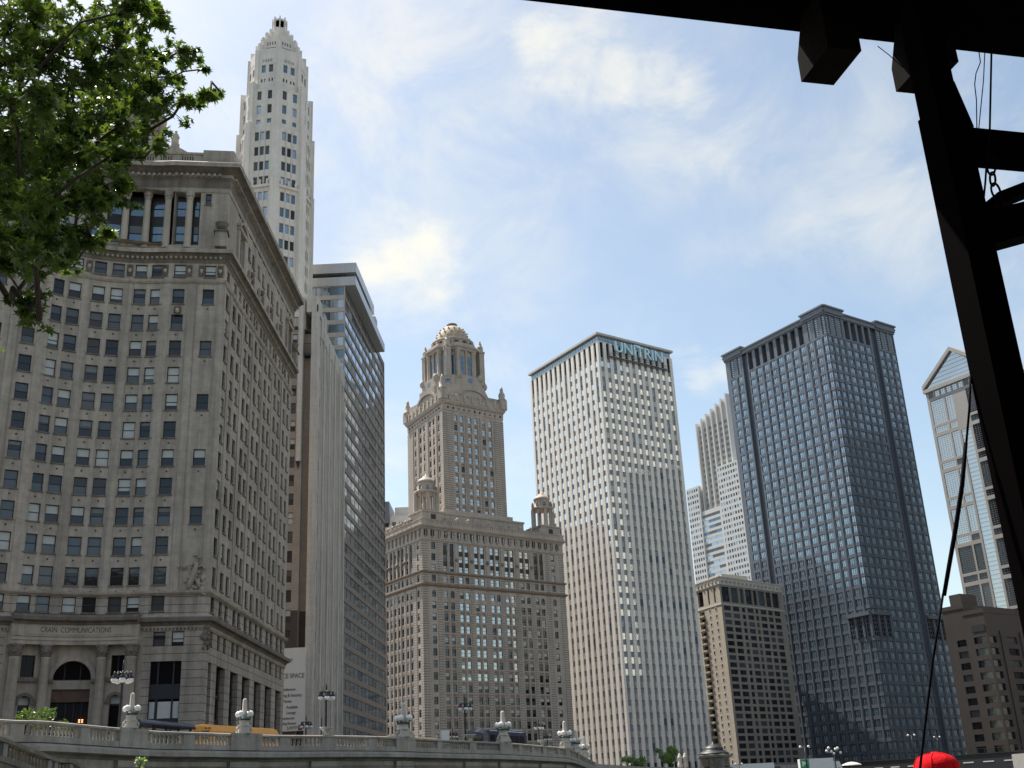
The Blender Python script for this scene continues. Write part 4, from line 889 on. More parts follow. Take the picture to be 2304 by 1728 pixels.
for k in range(16):
    a = rot + PI / 8 * k; m.box((cen.x + 7.7 * math.cos(a), cen.y + 7.7 * math.sin(a), 154.6), (.1, 1.0, 1.2), 'frame_dark', a); a += PI / 16; m.sphere((cen.x + 7.9 * math.cos(a), cen.y + 7.9 * math.sin(a), 154.6), .55, 'terracotta_tan', 6, 1.6)
m.build('cornice', jw)
m = MB(); m.lathe((cen.x, cen.y, 156.2), [(6.5, 0), (6.45, .5), (6.2, 1.7), (5.75, 3.0), (5.0, 4.5), (3.9, 5.9), (2.7, 6.8), (1.75, 7.25)], 'dome_tile', 32)
for j, (r, z) in enumerate(((6.25, 158.3), (5.6, 159.9), (4.55, 161.5))):
    for k in range(14): a = 2 * PI * (k + .5 * (j % 2)) / 14; m.sphere((cen.x + r * math.cos(a), cen.y + r * math.sin(a), z), .42, 'limestone_pale', 6)
m.lathe((cen.x, cen.y, 163.2), [(1.7, 0), (1.7, .7), (1.95, .8), (1.95, 1.2), (1.5, 1.3)], 'terracotta_dark', 16); m.build('dome', jw)
def finial(p, z, h, s): m = MB(); m.box((p[0], p[1], z + h * .2), (s, s, h * .4), 'terracotta_tan', rot); m.lathe((p[0], p[1], z + h * .4), [(s * .62, 0), (s * .62, h * .04), (s * .42, h * .08), (s * .45, h * .25), (s * .2, h * .38), (s * .24, h * .44), (s * .05, h * .6)], 'terracotta_tan', 8); m.build('finial', jw)
for p in sp: finial(p, 128.2, 9.2, 2.6)
for p in q4(10.2):
    m = MB(); m.box((p[0], p[1], 145.4), (1.9, 1.9, 13.0), 'terracotta_tan', rot); m.box((p[0], p[1], 152.0), (2.4, 2.4, .7), 'terracotta_tan', rot)
    for k in range(4): m.lathe((p[0] + 1.1 * math.cos(rot + PI / 4 + PI / 2 * k), p[1] + 1.1 * math.sin(rot + PI / 4 + PI / 2 * k), 140), [(.4, 0), (.32, .4), (.3, 10.6), (.42, 11.4)], 'terracotta_tan', 8)
    m.build('corner_pier', jw); finial(p, 152.3, 4.6, 1.5)
def turret(p):
    m = MB(); b = 4.0; sq = [(p[0] + b * 1.414 * math.cos(rot + PI / 4 + PI / 2 * k), p[1] + b * 1.414 * math.sin(rot + PI / 4 + PI / 2 * k)) for k in range(4)]
    m.prism(sq, 80.2, 84.8, 'terracotta_tan'); m.prism([(p[0] + (x - p[0]) * 1.08, p[1] + (y - p[1]) * 1.08) for x, y in sq], 84.8, 85.3, 'terracotta_tan', bottom=True)
    F = Fac(sq[3], sq[0]); G = Fac(sq[2], sq[3]); fbox(m, F, b - .9, b + .9, 82.2, 84.2, -.02, .03, 'frame_dark'); fbox(m, G, b - .9, b + .9, 82.2, 84.2, -.02, .03, 'frame_dark')
    m.lathe((p[0], p[1], 85.3), [(2.3, 0), (2.3, .9), (.01, .9)], 'terracotta_tan', 16); m.lathe((p[0], p[1], 91.4), [(3.4, 0), (3.8, .4), (3.9, .9), (3.2, 1.1), (2.7, 1.2), (2.7, 3.8), (2.9, 3.9), (2.8, 4.3), (2.0, 5.1), (1.2, 5.5), (1.1, 5.9), (.4, 6.1), (.15, 7)], 'terracotta_tan', 16)
    for k in range(8):
        a = rot + PI / 8 + PI / 4 * k; m.lathe((p[0] + 3.0 * math.cos(a), p[1] + 3.0 * math.sin(a), 85.3), [(.42, 0), (.34, .4), (.3, 5.4), (.46, 6.15)], 'terracotta_tan', 8)
        if k % 2: m.box((p[0] + 3.5 * math.cos(a), p[1] + 3.5 * math.sin(a), 88.3), (.9, .9, 6.1), 'terracotta_tan', a)
        m.lathe((p[0] + 3.4 * math.cos(a), p[1] + 3.4 * math.sin(a), 92.4), [(.3, 0), (.4, .6), (.3, 1.6), (.05, 2.0)], 'terracotta_dark', 6)
    m.build('turret', jw)
ii = lambda B_, a, b: v2(Vector(B_) + jd * a + jl * b)
turret(ii(jB, 4.4, 4.4)); turret(ii(jB, JR.L - 4.4, 4.4)); turret(ii(jB, 4.4, 45)); turret(ii(jB, JR.L - 4.4, 45))
sm = MB()
for (F, u0, u1, z0, z1, d, st) in shaft_wins: sash(sm, F, u0, u1, z0, z1, d, st, random.random())
sm.build('shaft_windows', jw, kind='stuff')
# ================================================================ WHITE MARBLE OFFICE TOWER
un = thing('marble_tower', 'white marble office tower with narrow vertical piers and big blue letters at its top', 'building', (35, 400, STREET))
uA, uB, uC = Vector((7.3, 416.6)), Vector((32.4, 377.1)), Vector((62.7, 399.3)); uD = uA + uC - uB
UR, UL = Fac(uB, uC), Fac(uA, uB); m = MB(); wins = []; hR, hL = [], []
ur = [1.75 + 3.06 * i for i in range(12)]; ul = [1.9 + 3.3 * i for i in range(14)]
for F, cs, hl in ((UR, ur, hR), (UL, ul, hL)):
    for c in cs: hl.append((c - .78, c + .78, 4.5, 156.6, .55))
    for c in cs:
        for k in range(-3, 34):
            z0 = 138.0 - 3.96 * k - 3.96 + .88; z1 = 138.0 - 3.96 * k - .88
            if z0 < 6: continue
            wins.append((F, c - .78, c + .78, z0, z1, -.3, 'tall'))
            fbox(m, F, c - .78, c + .78, z1 + .002, z1 + 1.76, -.5, -.34, 'spandrel_grey')
        fq(m, F, c - .78, c + .78, 150.0, 156.5, -.48, 'glass_deep')
wall(m, UR, 0, UR.L, 3.6, 156.9, hR, 'marble'); wall(m, UL, 0, UL.L, 3.6, 156.9, hL, 'marble')
for F, cs in ((UR, ur), (UL, ul)):
    for c in cs: fq(m, F, c - .78, c + .78, 4.5, 156.6, -.54, 'frame_dark')
for a, b in ((uC, uD), (uD, uA)): m.poly([(a.x, a.y, 3.6), (b.x, b.y, 3.6), (b.x, b.y, 156.9), (a.x, a.y, 156.9)], 'marble')
m.build('wall', un)
m = MB(); up = [uA, uB, uC, uD]; m.prism([v2(p) for p in offset(up, -.5, True)], 156.9, 159.3, 'glass_teal', 'roof_gravel'); m.prism([v2(p) for p in offset(up, .5, True)], 159.3, 160.1, 'concrete_pale', bottom=True)
for F in (UR, UL):
    for u in np.arange(1.5, F.L, 1.6): fbox(m, F, u - .06, u + .06, 156.95, 159.25, -.52, -.4, 'concrete_pale')
m.build('roof', un); put_windows(un, wins, 100)
m = MB(); fbox(m, UR, 4.0, 34.2, 151.3, 151.55, .05, .9, 'spandrel_grey'); fbox(m, UR, 4.0, 34.2, 152.3, 152.42, .7, .8, 'spandrel_grey'); fbox(m, UR, 4.0, 34.2, 150.8, 150.95, .0, .5, 'spandrel_grey'); fbox(m, UR, 4.0, 34.2, 153.0, 153.1, .7, .8, 'spandrel_grey')
for u in np.arange(5, 34, 3.06): fbox(m, UR, u - .08, u + .08, 150.5, 158, .05, .3, 'spandrel_grey')
m.build('sign_gantry', un)
text('UNITRIN', 6.1, 'letter_blue', UR, 19.4, 155.4, 1.1, ext=.45, squash=1.02).build('lettering', un)
m = MB(); fbox(m, UR, 17.0, 20.0, 157.75, 158.05, .65, 1.55, 'letter_blue'); m.build('lettering', un)

# ================================================================ GENERIC GRID TOWER
def grid_wall(m, F, z0, z1, cols, hw, rows, h, mt, st, wins, rev=.3, zs=(), extra=()):
    hs = [(c - hw, c + hw, z, z + h, rev) for c in cols for z in rows if z > z0 and z + h < z1] + list(extra)
    wall(m, F, 0, F.L, z0, z1, hs, mt, zs=zs)
    for h_ in hs: wins.append((F, h_[0], h_[1], h_[2], h_[3], -rev + .03, st))
GD, GL = Vector((.807, .591)).normalized(), Vector((-.533, .846)).normalized()
def quad4(B_, w_, d_): B_ = Vector(B_); return B_ + GL * d_, B_, B_ + GD * w_, B_ + GD * w_ + GL * d_

# pale granite tower with white fins far behind
ct = thing('pale_tower', 'pale granite tower with white fins on its sloping top, far behind between two darker towers', 'building', (150, 720, STREET))
m = MB(); wins = []
a1, b1, c1, d1 = quad4((131.4, 752), 34, 14); a2, b2, c2, d2 = quad4((139.0, 741), 40, 10)
b0 = Vector((155.5, 716)); Lf = (Vector((121.2, 768)) - b0).length; dirL = (b0 - Vector((121.2, 768))).normalized(); F1 = Fac((121.2, 768), b0); F2 = Fac(b0, b0 + Vector((dirL.y * -1, dirL.x)) * 22)
u1 = 12.5; u2 = 33.0
c3 = [1.3 + 2.35 * i for i in range(5)]; c4 = [u2 + 1.4 + 2.5 * i for i in range(int((Lf - u2) / 2.5))]
rws = [4.1 * k + 20 for k in range(46)]
g = lambda u, d: v2(Vector(F1(u, 0, d)[:2]))
m.poly([g(0,0)+(200,), g(u1,0)+(200,), g(u1,-1.3)+(200,), g(0,-1.3)+(200,)], 'granite_white'); m.poly([g(u1,0)+(3.6,), g(u1,-2)+(3.6,), g(u1,-2)+(200,), g(u1,0)+(200,)], 'granite_white'); m.poly([g(u2,0)+(3.6,), g(u2,-2)+(3.6,), g(u2,-2)+(208,), g(u2,0)+(208,)], 'granite_white'); m.poly([g(u2,0)+(208,), g(Lf,0)+(208,), g(Lf,-1.3)+(208,), g(u2,-1.3)+(208,)], 'granite_white')
wall(m, F1, 0, u1, 3.6, 200, [(c - .72, c + .72, z, z + 2.1, .3) for c in c3 for z in rws if z < 197], 'granite_white')
wall(m, F1, u1, u2, 3.6, 181, [(u1 + .3, u2 - 2.2, z, z + 2.2, .3) for z in rws if z < 178], 'granite_white', d=-.8)
wall(m, F1, u2, Lf, 3.6, 208, [(c - .75, c + .75, z, z + 2.1, .3) for c in c4 for z in rws if z < 205], 'granite_white')
for z in rws:
    if z < 197: wins += [(F1, c - .72, c + .72, z, z + 2.1, -.25, 'dark' if z < 150 else 'grey') for c in c3]
    if z < 178: wins += [(F1, u1 + .3 + 6 * i, min(u2 - 2.2, u1 + 6.25 + 6 * i), z, z + 2.2, -1.05, 'band') for i in range(3)]
    if z < 205: wins += [(F1, c - .75, c + .75, z, z + 2.1, -.25, 'grey') for c in c4]
grid_wall(m, F2, 3.6, 208, [1.5 + 2.5 * i for i in range(8)], .75, rws, 2.1, 'granite_white', 'grey', wins)
m.prism([g(0.01, -1.2), g(0.01, -30), g(u1, -30), g(u1, -1.2)], 3.6, 199.9, 'granite_white'); m.prism([g(u1 + .01, -1.9), g(u1 + .01, -30), g(u2 - .01, -30), g(u2 - .01, -1.9)], 3.6, 180.9, 'granite_white'); m.prism([g(u2, -1.2), g(u2, -22), g(Lf - .8, -22), g(Lf - .8, -1.2)], 3.6, 207.9, 'granite_white')
m.build('wall', ct); put_windows(ct, wins, 100)
m = MB()
for i, u in enumerate(np.linspace(14.5, 46, 7)):
    z1 = 246 + 2.2 * i; fbox(m, F1, u - .5, u + .5, 180, z1, -12, -2.2 - .2 * i, 'granite_white')
for i, u in enumerate(np.linspace(14.5, 40, 6)):
    fbox(m, F1, u + .52, u + 4.7, 181, 244 + 2.2 * i, -12, -4.5, 'glass_grey' if False else 'concrete_pale')
    for q in range(14): fbox(m, F1, u + .8, u + 4.3, 184 + 4.2 * q, 186.2 + 4.2 * q, -4.6, -4.46, 'granite_blue' if q % 1 else 'spandrel_grey')
m.build('crown', ct)

# ================================================================ HOTEL WITH BALCONIES
rn = thing('concrete_hotel', 'buff concrete hotel block with dark windows and a balcony strip, standing before two taller towers', 'building', (85, 450, STREET))
K = .80
rA, rB, rC = Vector((88.1, 560.8)) * K, Vector((96.7, 541.4)) * K, Vector((135.2, 576.8)) * K; rdl = (rA - rB).normalized(); rA = rB + rdl * 32; rD = rA + rC - rB
RR, RL = Fac(rB, rC), Fac(rA, rB); m = MB(); wins = []
rz = [K * (80.4 - 3.38 * k) for k in range(23)]; RT = 96.2 * K
crn = [(K * p, K * q) for p, q in ((1.4, 7.6), (8.6, 14.4), (15.8, 19.1), (20.4, 25.9), (26.8, 29.9), (31.0, 36.6), (37.5, 42), (43, 48.6))]
hR = [(a + .3, b - .3, z, z + 1.75, .28) for a, b in crn for z in rz if z > 5] + [(a, b, 84.6 * K, 92 * K, .6) for a, b in crn]
wall(m, RR, 0, RR.L, 3.6, RT, hR, 'hotel_grey', zs=(92.6 * K,))
wins += [(RR, h[0], h[1], h[2], h[3], -h[4] + .04, 'dark') for h in hR]
RLn = RL.L; hL = []
for c, hw in ((RLn - 10.4 * K, .5), (RLn - 5.0 * K, .5)):
    for z in rz:
        if z > 5: hL.append((c - hw, c + hw, z + .15, z + 1.4, .3))
    hL.append((c - .56, c + .56, 84.6 * K, 92 * K, .4))
for z in rz:
    if z > 5: hL.append((RLn - 20.2 * K, RLn - 15.4 * K, z - .25, z + 1.4, 1.3))
hL.append((RLn - 20.2 * K, RLn - 15.4 * K, 84.6 * K, 92 * K, .8))
wall(m, RL, 0, RLn, 3.6, RT, hL, 'concrete_buff')
for h in hL: wins.append((RL, h[0], h[1], h[2], h[3], -h[4] + .04, 'dark'))
for z in rz:
    if z > 5:
        for c in (RLn - 10.4 * K, RLn - 5.0 * K):
            for q0, q1, y0, y1 in ((c - .68, c - .5, z - .03, z + 1.58), (c + .5, c + .68, z - .03, z + 1.58), (c - .5, c + .5, z - .03, z + .15), (c - .5, c + .5, z + 1.4, z + 1.58)): fbox(m, RL, q0, q1, y0, y1, -.02, .07, 'concrete_pale')
        fbox(m, RL, RLn - 20.4 * K, RLn - 15.2 * K, z - .9, z - .28, .0, .8, 'concrete_buff')
for a, b in ((rC, rD), (rD, rA)): m.poly([(a.x, a.y, 3.6), (b.x, b.y, 3.6), (b.x, b.y, RT), (a.x, a.y, RT)], 'concrete_buff')
m.poly([(p.x, p.y, RT - .1) for p in (rA, rB, rC, rD)], 'roof_gravel'); m.build('wall', rn); put_windows(rn, wins, 100)
m = MB(); rp = [rA, rB, rC, rD]; sweep(m, rp, [(-.05, 92.8 * K), (.25, 92.8 * K), (.28, 93.2 * K), (.4, 96.0 * K), (.7, 96.2 * K), (.7, 96.7 * K), (-.4, 96.7 * K), (-.4, 96.0 * K)], 'concrete_pale', True); sweep(m, rp, [(-.05, 83.0 * K), (.2, 83.0 * K), (.2, 83.6 * K), (-.05, 83.6 * K)], 'concrete_pale', True)
for F in (RR, RL):
    for u in np.arange(1.6, F.L, 2.6): m.box(F(u, 94.4 * K, .34), (.8, .8, .72), 'concrete_buff', math.atan2(F.d.y, F.d.x))
m.build('parapet', rn)
m = MB(); m.prism([v2(rB + rdl * 5 + GD * 6), v2(rB + rdl * 5 + GD * 21), v2(rB + rdl * 14 + GD * 21), v2(rB + rdl * 14 + GD * 6)], RT - .1, RT + 2.8, 'concrete_panel'); m.build('roof_plant', rn)

# ================================================================ BLUE-GREY GRANITE TOWER
lb = thing('granite_tower', 'broad blue-grey granite tower with deep square windows and tall openings under its roof', 'building', (140, 470, STREET))
lA, lB, lC = Vector((102.6, 492.2)), Vector((136.4, 438.4)), Vector((175.3, 466.6)); lD = lA + lC - lB
LL, LR = Fac(lA, lB), Fac(lB, lC); m = MB(); wins = []
lz = [178.4 - 4.17 * k for k in range(43)]; LLn, LRn = LL.L, LR.L
lcl = [(4.2, 1.6), (9.0, 1.6)] + [(16.9 + 4.62 * i, 1.6) for i in range(8)] + [(53.9, 1.2), (58.3, 1.6), (62.6, 1.5)]
lcr = [(2.0, 1.5), (6.0, 1.3), (9.9, 1.3), (14.4, 1.6), (19.0, 1.6), (23.6, 1.6), (28.2, 1.6), (33.1, 1.0), (37.2, 1.5), (41.8, 1.5), (46.2, 1.4)]
nL, nR = (11.4, 14.6), (31.0, 35.1)                      # re-entrant notches
def lmat(u, z): return 'granite_blue'
for F, cs, nt_ in ((LL, lcl, nL), (LR, lcr, nR)):
    hs = []
    for c, hw in cs:
        d0 = -1.0 if nt_[0] < c < nt_[1] else 0
        for z in lz:
            if z - 1.35 < 6: continue
            if 52.6 < z < 60.2 and ((F is LL and c > 52) or (F is LR and (c < 11 or c > 36))): continue
            hs.append((c - hw, c + hw, z - 1.4, z + 1.4, .34))
    loggia = ([(15.2 + 4.62 * i + .15, 15.2 + 4.62 * i + 3.0, 180.6, 189.3, 2.6) for i in range(8)] if F is LL else [(12.8 + 4.62 * i, 12.8 + 4.62 * i + 3.1, 180.6, 189.3, 2.6) for i in range(4)])
    mid = [h for h in hs if not (nt_[0] < (h[0] + h[1]) / 2 < nt_[1])]; inn_ = [h for h in hs if nt_[0] < (h[0] + h[1]) / 2 < nt_[1]]
    side = (3.0, 5.6, 7.8, 10.3, 53.2, 55.0, 57.0, 59.6, 61.4, 63.8) if F is LL else (.8, 3.2, 5.0, 7.0, 9.0, 11.0, 36.2, 38.4, 40.6, 43.0, 45.0, 47.6)
    for a, b in zip(side[::2], side[1::2]): mid.append((a, b, 180.6, 189.6, .5))
    wall(m, F, 0, nt_[0], 3.6, 190.4, [h for h in mid + loggia if h[1] < nt_[0]], lmat); wall(m, F, nt_[1], F.L, 3.6, 190.4, [h for h in mid + loggia if h[0] > nt_[1]], lmat)
    wall(m, F, nt_[0], nt_[1], 3.6, 190.4, inn_, lmat, d=-1.5)
    for u in nt_: m.poly([F(u, 3.6, 0), F(u, 3.6, -1.5), F(u, 190.4, -1.5), F(u, 190.4, 0)], 'granite_blue')
    for h in hs:
        dd = -1.5 if h in inn_ else 0; wins.append((F, h[0], h[1], h[2], h[3], dd - .3, 'quad'))
    for h in loggia: fq(m, F, h[0], h[1], h[2], h[3], -2.5, 'frame_dark' if False else 'spandrel_grey')
    for h in mid:
        if h[2] == 180.6 and h[4] == .5:
            fq(m, F, h[0], h[1], 180.6, 189.6, -.47, 'glass_blue')
            for q in range(9): fbox(m, F, h[0], h[1], 180.9 + q, 181.3 + q, -.46, -.2, 'granite_blue'); fbox(m, F, (h[0] + h[1]) / 2 - .5, (h[0] + h[1]) / 2 + .5, 181.35 + q, 181.6 + q, -.4, -.3, 'steel')
    # projecting frame ledge on the corner bays
    if F is LL: led = [(51.6, F.L)]
    else: led = [(0, 11.5), (35.2, F.L)]
    for a, b in led:
        fbox(m, F, a + .02, b - .02, 60.4, 61.9, -.02, 1.3, 'granite_blue')
        n = 3
        for i in range(n):
            x0 = a + .5 + (b - a - .5) * i / n; x1 = x0 + (b - a) / n - 1.1; fq(m, F, x0, x1, 52.4, 60.0, .03, 'glass_dark'); fbox(m, F, x1 + .05, x1 + 1.0, 52.2, 60.38, -.02, .7, 'granite_blue')
            for q in range(4): fbox(m, F, x0, x1, 53.8 + 1.7 * q, 54.05 + 1.7 * q, .02, .1, 'granite_blue')
            for q in range(2): fbox(m, F, x0 + (x1 - x0) * (q + 1) / 3 - .1, x0 + (x1 - x0) * (q + 1) / 3 + .1, 52.4, 60, .02, .1, 'granite_blue')
    # thin vertical ribs between the windows
    for (c0, w0), (c1, w1) in zip(cs, cs[1:]):
        if c1 - c0 < 5.5 and not (nt_[0] < c1 < nt_[1]) and not (nt_[0] < c0 < nt_[1]):
            c = (c0 + w0 + c1 - w1) / 2; fbox(m, F, c - .28, c + .28, 4, 179.9, -.02, .22, 'granite_blue')
for a, b in ((lC, lD), (lD, lA)): m.poly([(a.x, a.y, 3.6), (b.x, b.y, 3.6), (b.x, b.y, 190.4), (a.x, a.y, 190.4)], 'granite_blue')
m.poly([(p.x, p.y, 190.3) for p in (lA, lB, lC, lD)], 'roof_gravel'); m.build('wall', lb)
m = MB(); lp = [lA, lB, lC, lD]; sweep(m, lp, [(-.05, 189.7), (.4, 189.7), (.5, 191.0), (1.0, 191.6), (1.0, 192.2), (-1, 192.2), (-1, 190)], 'granite_blue', True)
for F, s in ((LL, ((-.4, 12), (51, LLn + .4))), (LR, ((-.4, 12), (35, LRn + .4)))):
    for a, b in s: fbox(m, F, a, b, 190.5, 192.9 + (.003 if F is LL else 0), -1.5, .95, 'granite_blue'); fbox(m, F, a - .5, b + .5, 192.9 + (.003 if F is LL else 0), 193.7 + (.003 if F is LL else 0), -1.5, 1.5, 'granite_blue')
m.build('cornice', lb); put_windows(lb, wins, 100)

# ================================================================ GABLED GLASS TOWER (right, half hidden by the post)
gb = thing('gabled_tower', 'tall glass tower with stone bands and a temple gable, half hidden by the dark post', 'building', (230, 520, STREET))
gA = Vector((212.9, 536.8)); gd = Vector((.53, -.848)).normalized(); GW = 38.0; gB = gA + gd * GW; gn = Vector((gd.y, -gd.x)); G1 = Fac(gA, gB); G2 = Fac(gB, gB - gn * 60); gC, gD_ = gB - gn * 60, gA - gn * 60
m = MB(); hs = []; wins = []; bands = []
z = 180.5
colsG = [(1.6, 9.6), (10.6, 15.0), (16.2, 21.8), (23.0, 27.4), (28.4, 36.4)]
for i in range(9):
    for a, b in colsG:
        if a == 16.2: continue
        hs.append((a, b, z - 13.6, z - .9, .35)); hs.append((a, b, z - 18.0, z - 15.0, .35))
    z -= 19.0
hs.append((16.2, 21.8, 10, 160, .3)); hs += [(1.6 + 3.55 * i, 1.6 + 3.55 * i + 2.7, 181.2, 184.3 - .1, .3) for i in range(10)]
hs = [h for h in hs if h[2] > 8]
wall(m, G1, 0, GW, 3.6, 186, hs, 'stone_band')
for h in hs:
    n = max(1, int((h[3] - h[2]) / 4.2)); dk = (h[0] > 22 and h[2] < 181) or (h[2] < 95 and h[0] < 16)
    g = 'glass_dark' if dk else 'glass_teal'
    st = 'dark' if dk else 'pale'; wins.append((G1, h[0], h[1], h[2], h[3], -.3, st))
    if h[3] - h[2] < 30:
        for q in np.arange(h[2] + 1, h[3], 1.05): fbox(m, G1, h[0], h[1], q - .05, q + .05, -.32, -.24, 'spandrel_grey')
        for q in np.arange(h[0] + 1.3, h[1] - .5, 1.4): fbox(m, G1, q - .04, q + .04, h[2], h[3], -.32, -.25, 'spandrel_grey')
    else:
        for q in np.arange(h[2] + 2, h[3], 2.1): fbox(m, G1, h[0], h[1], q - .06, q + .06, -.28, -.2, 'spandrel_grey')
grid_wall(m, G2, 3.6, 186, [3 + 5 * i for i in range(11)], 1.7, [10 + 4.2 * k for k in range(41)], 3.0, 'stone_band', 'dark', wins)
for a, b in ((gC, gD_), (gD_, gA)): m.poly([(a.x, a.y, 3.6), (b.x, b.y, 3.6), (b.x, b.y, 186), (a.x, a.y, 186)], 'stone_band')
m.build('wall', gb); put_windows(gb, wins, 100)
m = MB(); gp = [gA, gB, gC, gD_]; m.poly([(p.x, p.y, 186) for p in gp], 'roof_gravel'); sweep(m, gp, box_prof(184.6, 186.5, .9), 'stone_band', True)
def gable(o_): 
    L_, M_, R_2 = G1(-.9, 186.5, o_), G1(GW / 2, 201.5, o_), G1(GW + .9, 186.5, o_); return L_, M_, R_2
l0, m0, r0 = gable(.9); l1, m1, r1 = gable(-60.9); dn = lambda p, d: (p[0], p[1], p[2] - d)
for p, q in ((l0, m0), (m0, r0)):
    p1, q1 = (l1, m1) if p is l0 else (m1, r1); m.hexa([dn(p, .0) if False else (p[0], p[1], p[2]), (q[0], q[1], q[2]), (q1[0], q1[1], q1[2]), (p1[0], p1[1], p1[2]), (p[0], p[1], p[2] + 2.2), (q[0], q[1], q[2] + 2.2), (q1[0], q1[1], q1[2] + 2.2), (p1[0], p1[1], p1[2] + 2.2)], 'stone_band')
m.build('roof', gb)
m = MB(); m.poly([G1(.8, 186.55, -.4), G1(GW - .8, 186.55, -.4), G1(GW / 2, 201.4, -.4)], 'glass_pale')
for q in range(6): zq = 188.5 + 2.1 * q; w_ = (201.4 - zq) / 14.9 * (GW / 2 - .8); fbox(m, G1, GW / 2 - w_, GW / 2 + w_, zq, zq + .12, -.4, -.28, 'spandrel_grey')
m.build('gable_glazing', gb)

# ================================================================ BROWN HOTEL (bottom right)
bh = thing('brown_hotel', 'dark brown stone hotel with stepped window bands, before the gabled tower', 'building', (160, 350, STREET))
m = MB(); wins = []
def block(B_, w_, d_, z1, cols, zt, nrow, fh, hh, cl=(), slit=()):
    a, b, c, d = B_ + GL * d_, B_, B_ + GD * w_, B_ + GD * w_ + GL * d_; F, G = Fac(b, c), Fac(a, b)
    hs = [(x[0], x[1], zt - fh * k, zt - fh * k + hh, .6) for x in cols for k in range(nrow) if zt - fh * k > 5]; wall(m, F, 0, F.L, 3.6, z1, hs, 'granite_brown')
    for h in hs: wins.append((F, h[0], h[1], h[2], h[3], -.55, 'dark'))
    hs = [(G.L - x[1], G.L - x[0], zt - fh * k, zt - fh * k + hh, .6) for x in cl for k in range(nrow) if zt - fh * k > 5]; wall(m, G, 0, G.L, 3.6, z1, hs, 'granite_brown')
    for h in hs: wins.append((G, h[0], h[1], h[2], h[3], -.55, 'dark'))
    for p, q in ((c, d), (d, a)): m.poly([(p.x, p.y, 3.6), (q.x, q.y, 3.6), (q.x, q.y, z1), (p.x, p.y, z1)], 'granite_brown')
    m.poly([(p.x, p.y, z1 - .05) for p in (a, b, c, d)], 'roof_gravel'); sweep(m, [a, b, c, d], box_prof(z1 - .8, z1 + .4, .15), 'granite_brown', True)
    for x in slit: fbox(m, F, x, x + .5, 5, zt + hh + 1, -.02, .03, 'frame_dark'); fbox(m, F, x + 1, x + 3, 5, zt + hh + 1.5, -.02, .35, 'granite_brown')
bB = Vector((132.3, 322))
block(bB, 46, 7, 44.3, [(.01, 4.3), (9.6, 14.7), (20.5, 25), (30, 35)], 35.0, 12, 3.3, 1.9, [(.01, 4.7)], (5.2, 15.4, 26))
block(bB + GL * 7.02 + GD * .9, 44, 7.5, 46.6, [], 35.0, 12, 3.3, 1.9, [(.9, 4.1)])
fbox(m, Fac(bB + GL * 7, bB), 2.2, 6.6, 38.4, 40.2, .0, .12, 'frame_dark')
m.build('wall', bh); put_windows(bh, wins, 60)
m = MB(); a, b, c, d = [bB + GL * 8.5 + GD * 3 + o_ for o_ in (GL * 4, Vector((0, 0)), GD * 8, GD * 8 + GL * 4)]; m.prism([v2(p) for p in (a, b, c, d)], 46.5, 50.5, 'granite_brown'); m.build('roof_plant', bh)
m = MB(); m.tube([(128.5, 334, 46.6), (128.5, 334, 49.6)], .1, 'iron'); m.tube([(130.5, 336, 46.6), (130.5, 336, 48.6)], .1, 'iron'); m.build('mast', bh)

# small grey building seen in the gap beside the domed skyscraper
sb = thing('grey_block', 'small grey rooftop block seen in the gap left of the domed skyscraper', 'building', (-45, 420, STREET)); m = MB()
m.prism([(-75, 415), (-41, 415), (-41, 450), (-75, 450)], 3.6, 103.5, 'granite_white', 'roof_gravel'); m.build('wall', sb)
m = MB(); m.prism([(-52.5, 412), (-49.5, 412), (-49.5, 430), (-52.5, 430)], 100, 108.5, 'granite_blue'); m.prism([(-48, 418), (-42.5, 418), (-42.5, 430), (-48, 430)], 103.5, 107.5, 'granite_white'); m.build('roof_plant', sb)
m = MB(); F = Fac((-75, 415), (-41, 415))
for k in range(5):
    for i in range(12): fbox(m, F, 1 + 2.8 * i, 2.6 + 2.8 * i, 99 - 4 * k, 101 - 4 * k, -.02, .03, 'glass_grey')
m.build('window', sb, kind='stuff')

# unseen masses added for reflections in the glass, bounced light and blocked sky
for nm, lab, c, s, h, mt__, g in (('added_brick_block', 'long dark brick block behind the camera, outside the view', (-20, -75), (200, 40), 62, 'brick_dark', 'glass_grey'), ('added_brown_tower', 'brown stone tower standing hidden behind the white marble tower', (22, 497), (44, 40), 104, 'granite_brown', 'glass_dark'), ('added_cream_tower', 'tall cream stone tower on the opposite bank, outside the view', (560, 290), (80, 150), 330, 'terracotta_white', 'glass_grey'), ('added_dark_tower', 'black steel and glass tower on the opposite bank, outside the view', (268, 404), (46, 130), 165, 'granite_brown', 'glass_dark'), ('added_white_tower', 'white terracotta clock tower on the opposite bank, outside the view', (150, 40), (44, 60), 95, 'terracotta_white', 'glass_grey')):
    t = thing(nm, lab, 'building', (c[0], c[1], STREET)); m = MB(); x0, x1, y0, y1 = c[0] - s[0] / 2, c[0] + s[0] / 2, c[1] - s[1] / 2, c[1] + s[1] / 2; P_ = [(x0, y1), (x0, y0), (x1, y0), (x1, y1)]
    for a, b in zip(P_, P_[1:] + P_[:1]):
        F = Fac(a, b); hs = [(q, q + 1.5, zq, zq + 2.4, .2) for q in np.arange(1, F.L - 2, 3.2) for zq in np.arange(8, h - 4, 3.9)]
        wall(m, F, 0, F.L, 3.6, h, [], mt__)
        for q in hs: fq(m, F, q[0], q[1], q[2], q[3], .03, g)
    m.poly([(p[0], p[1], h) for p in P_], 'roof_gravel'); m.build('wall', t)
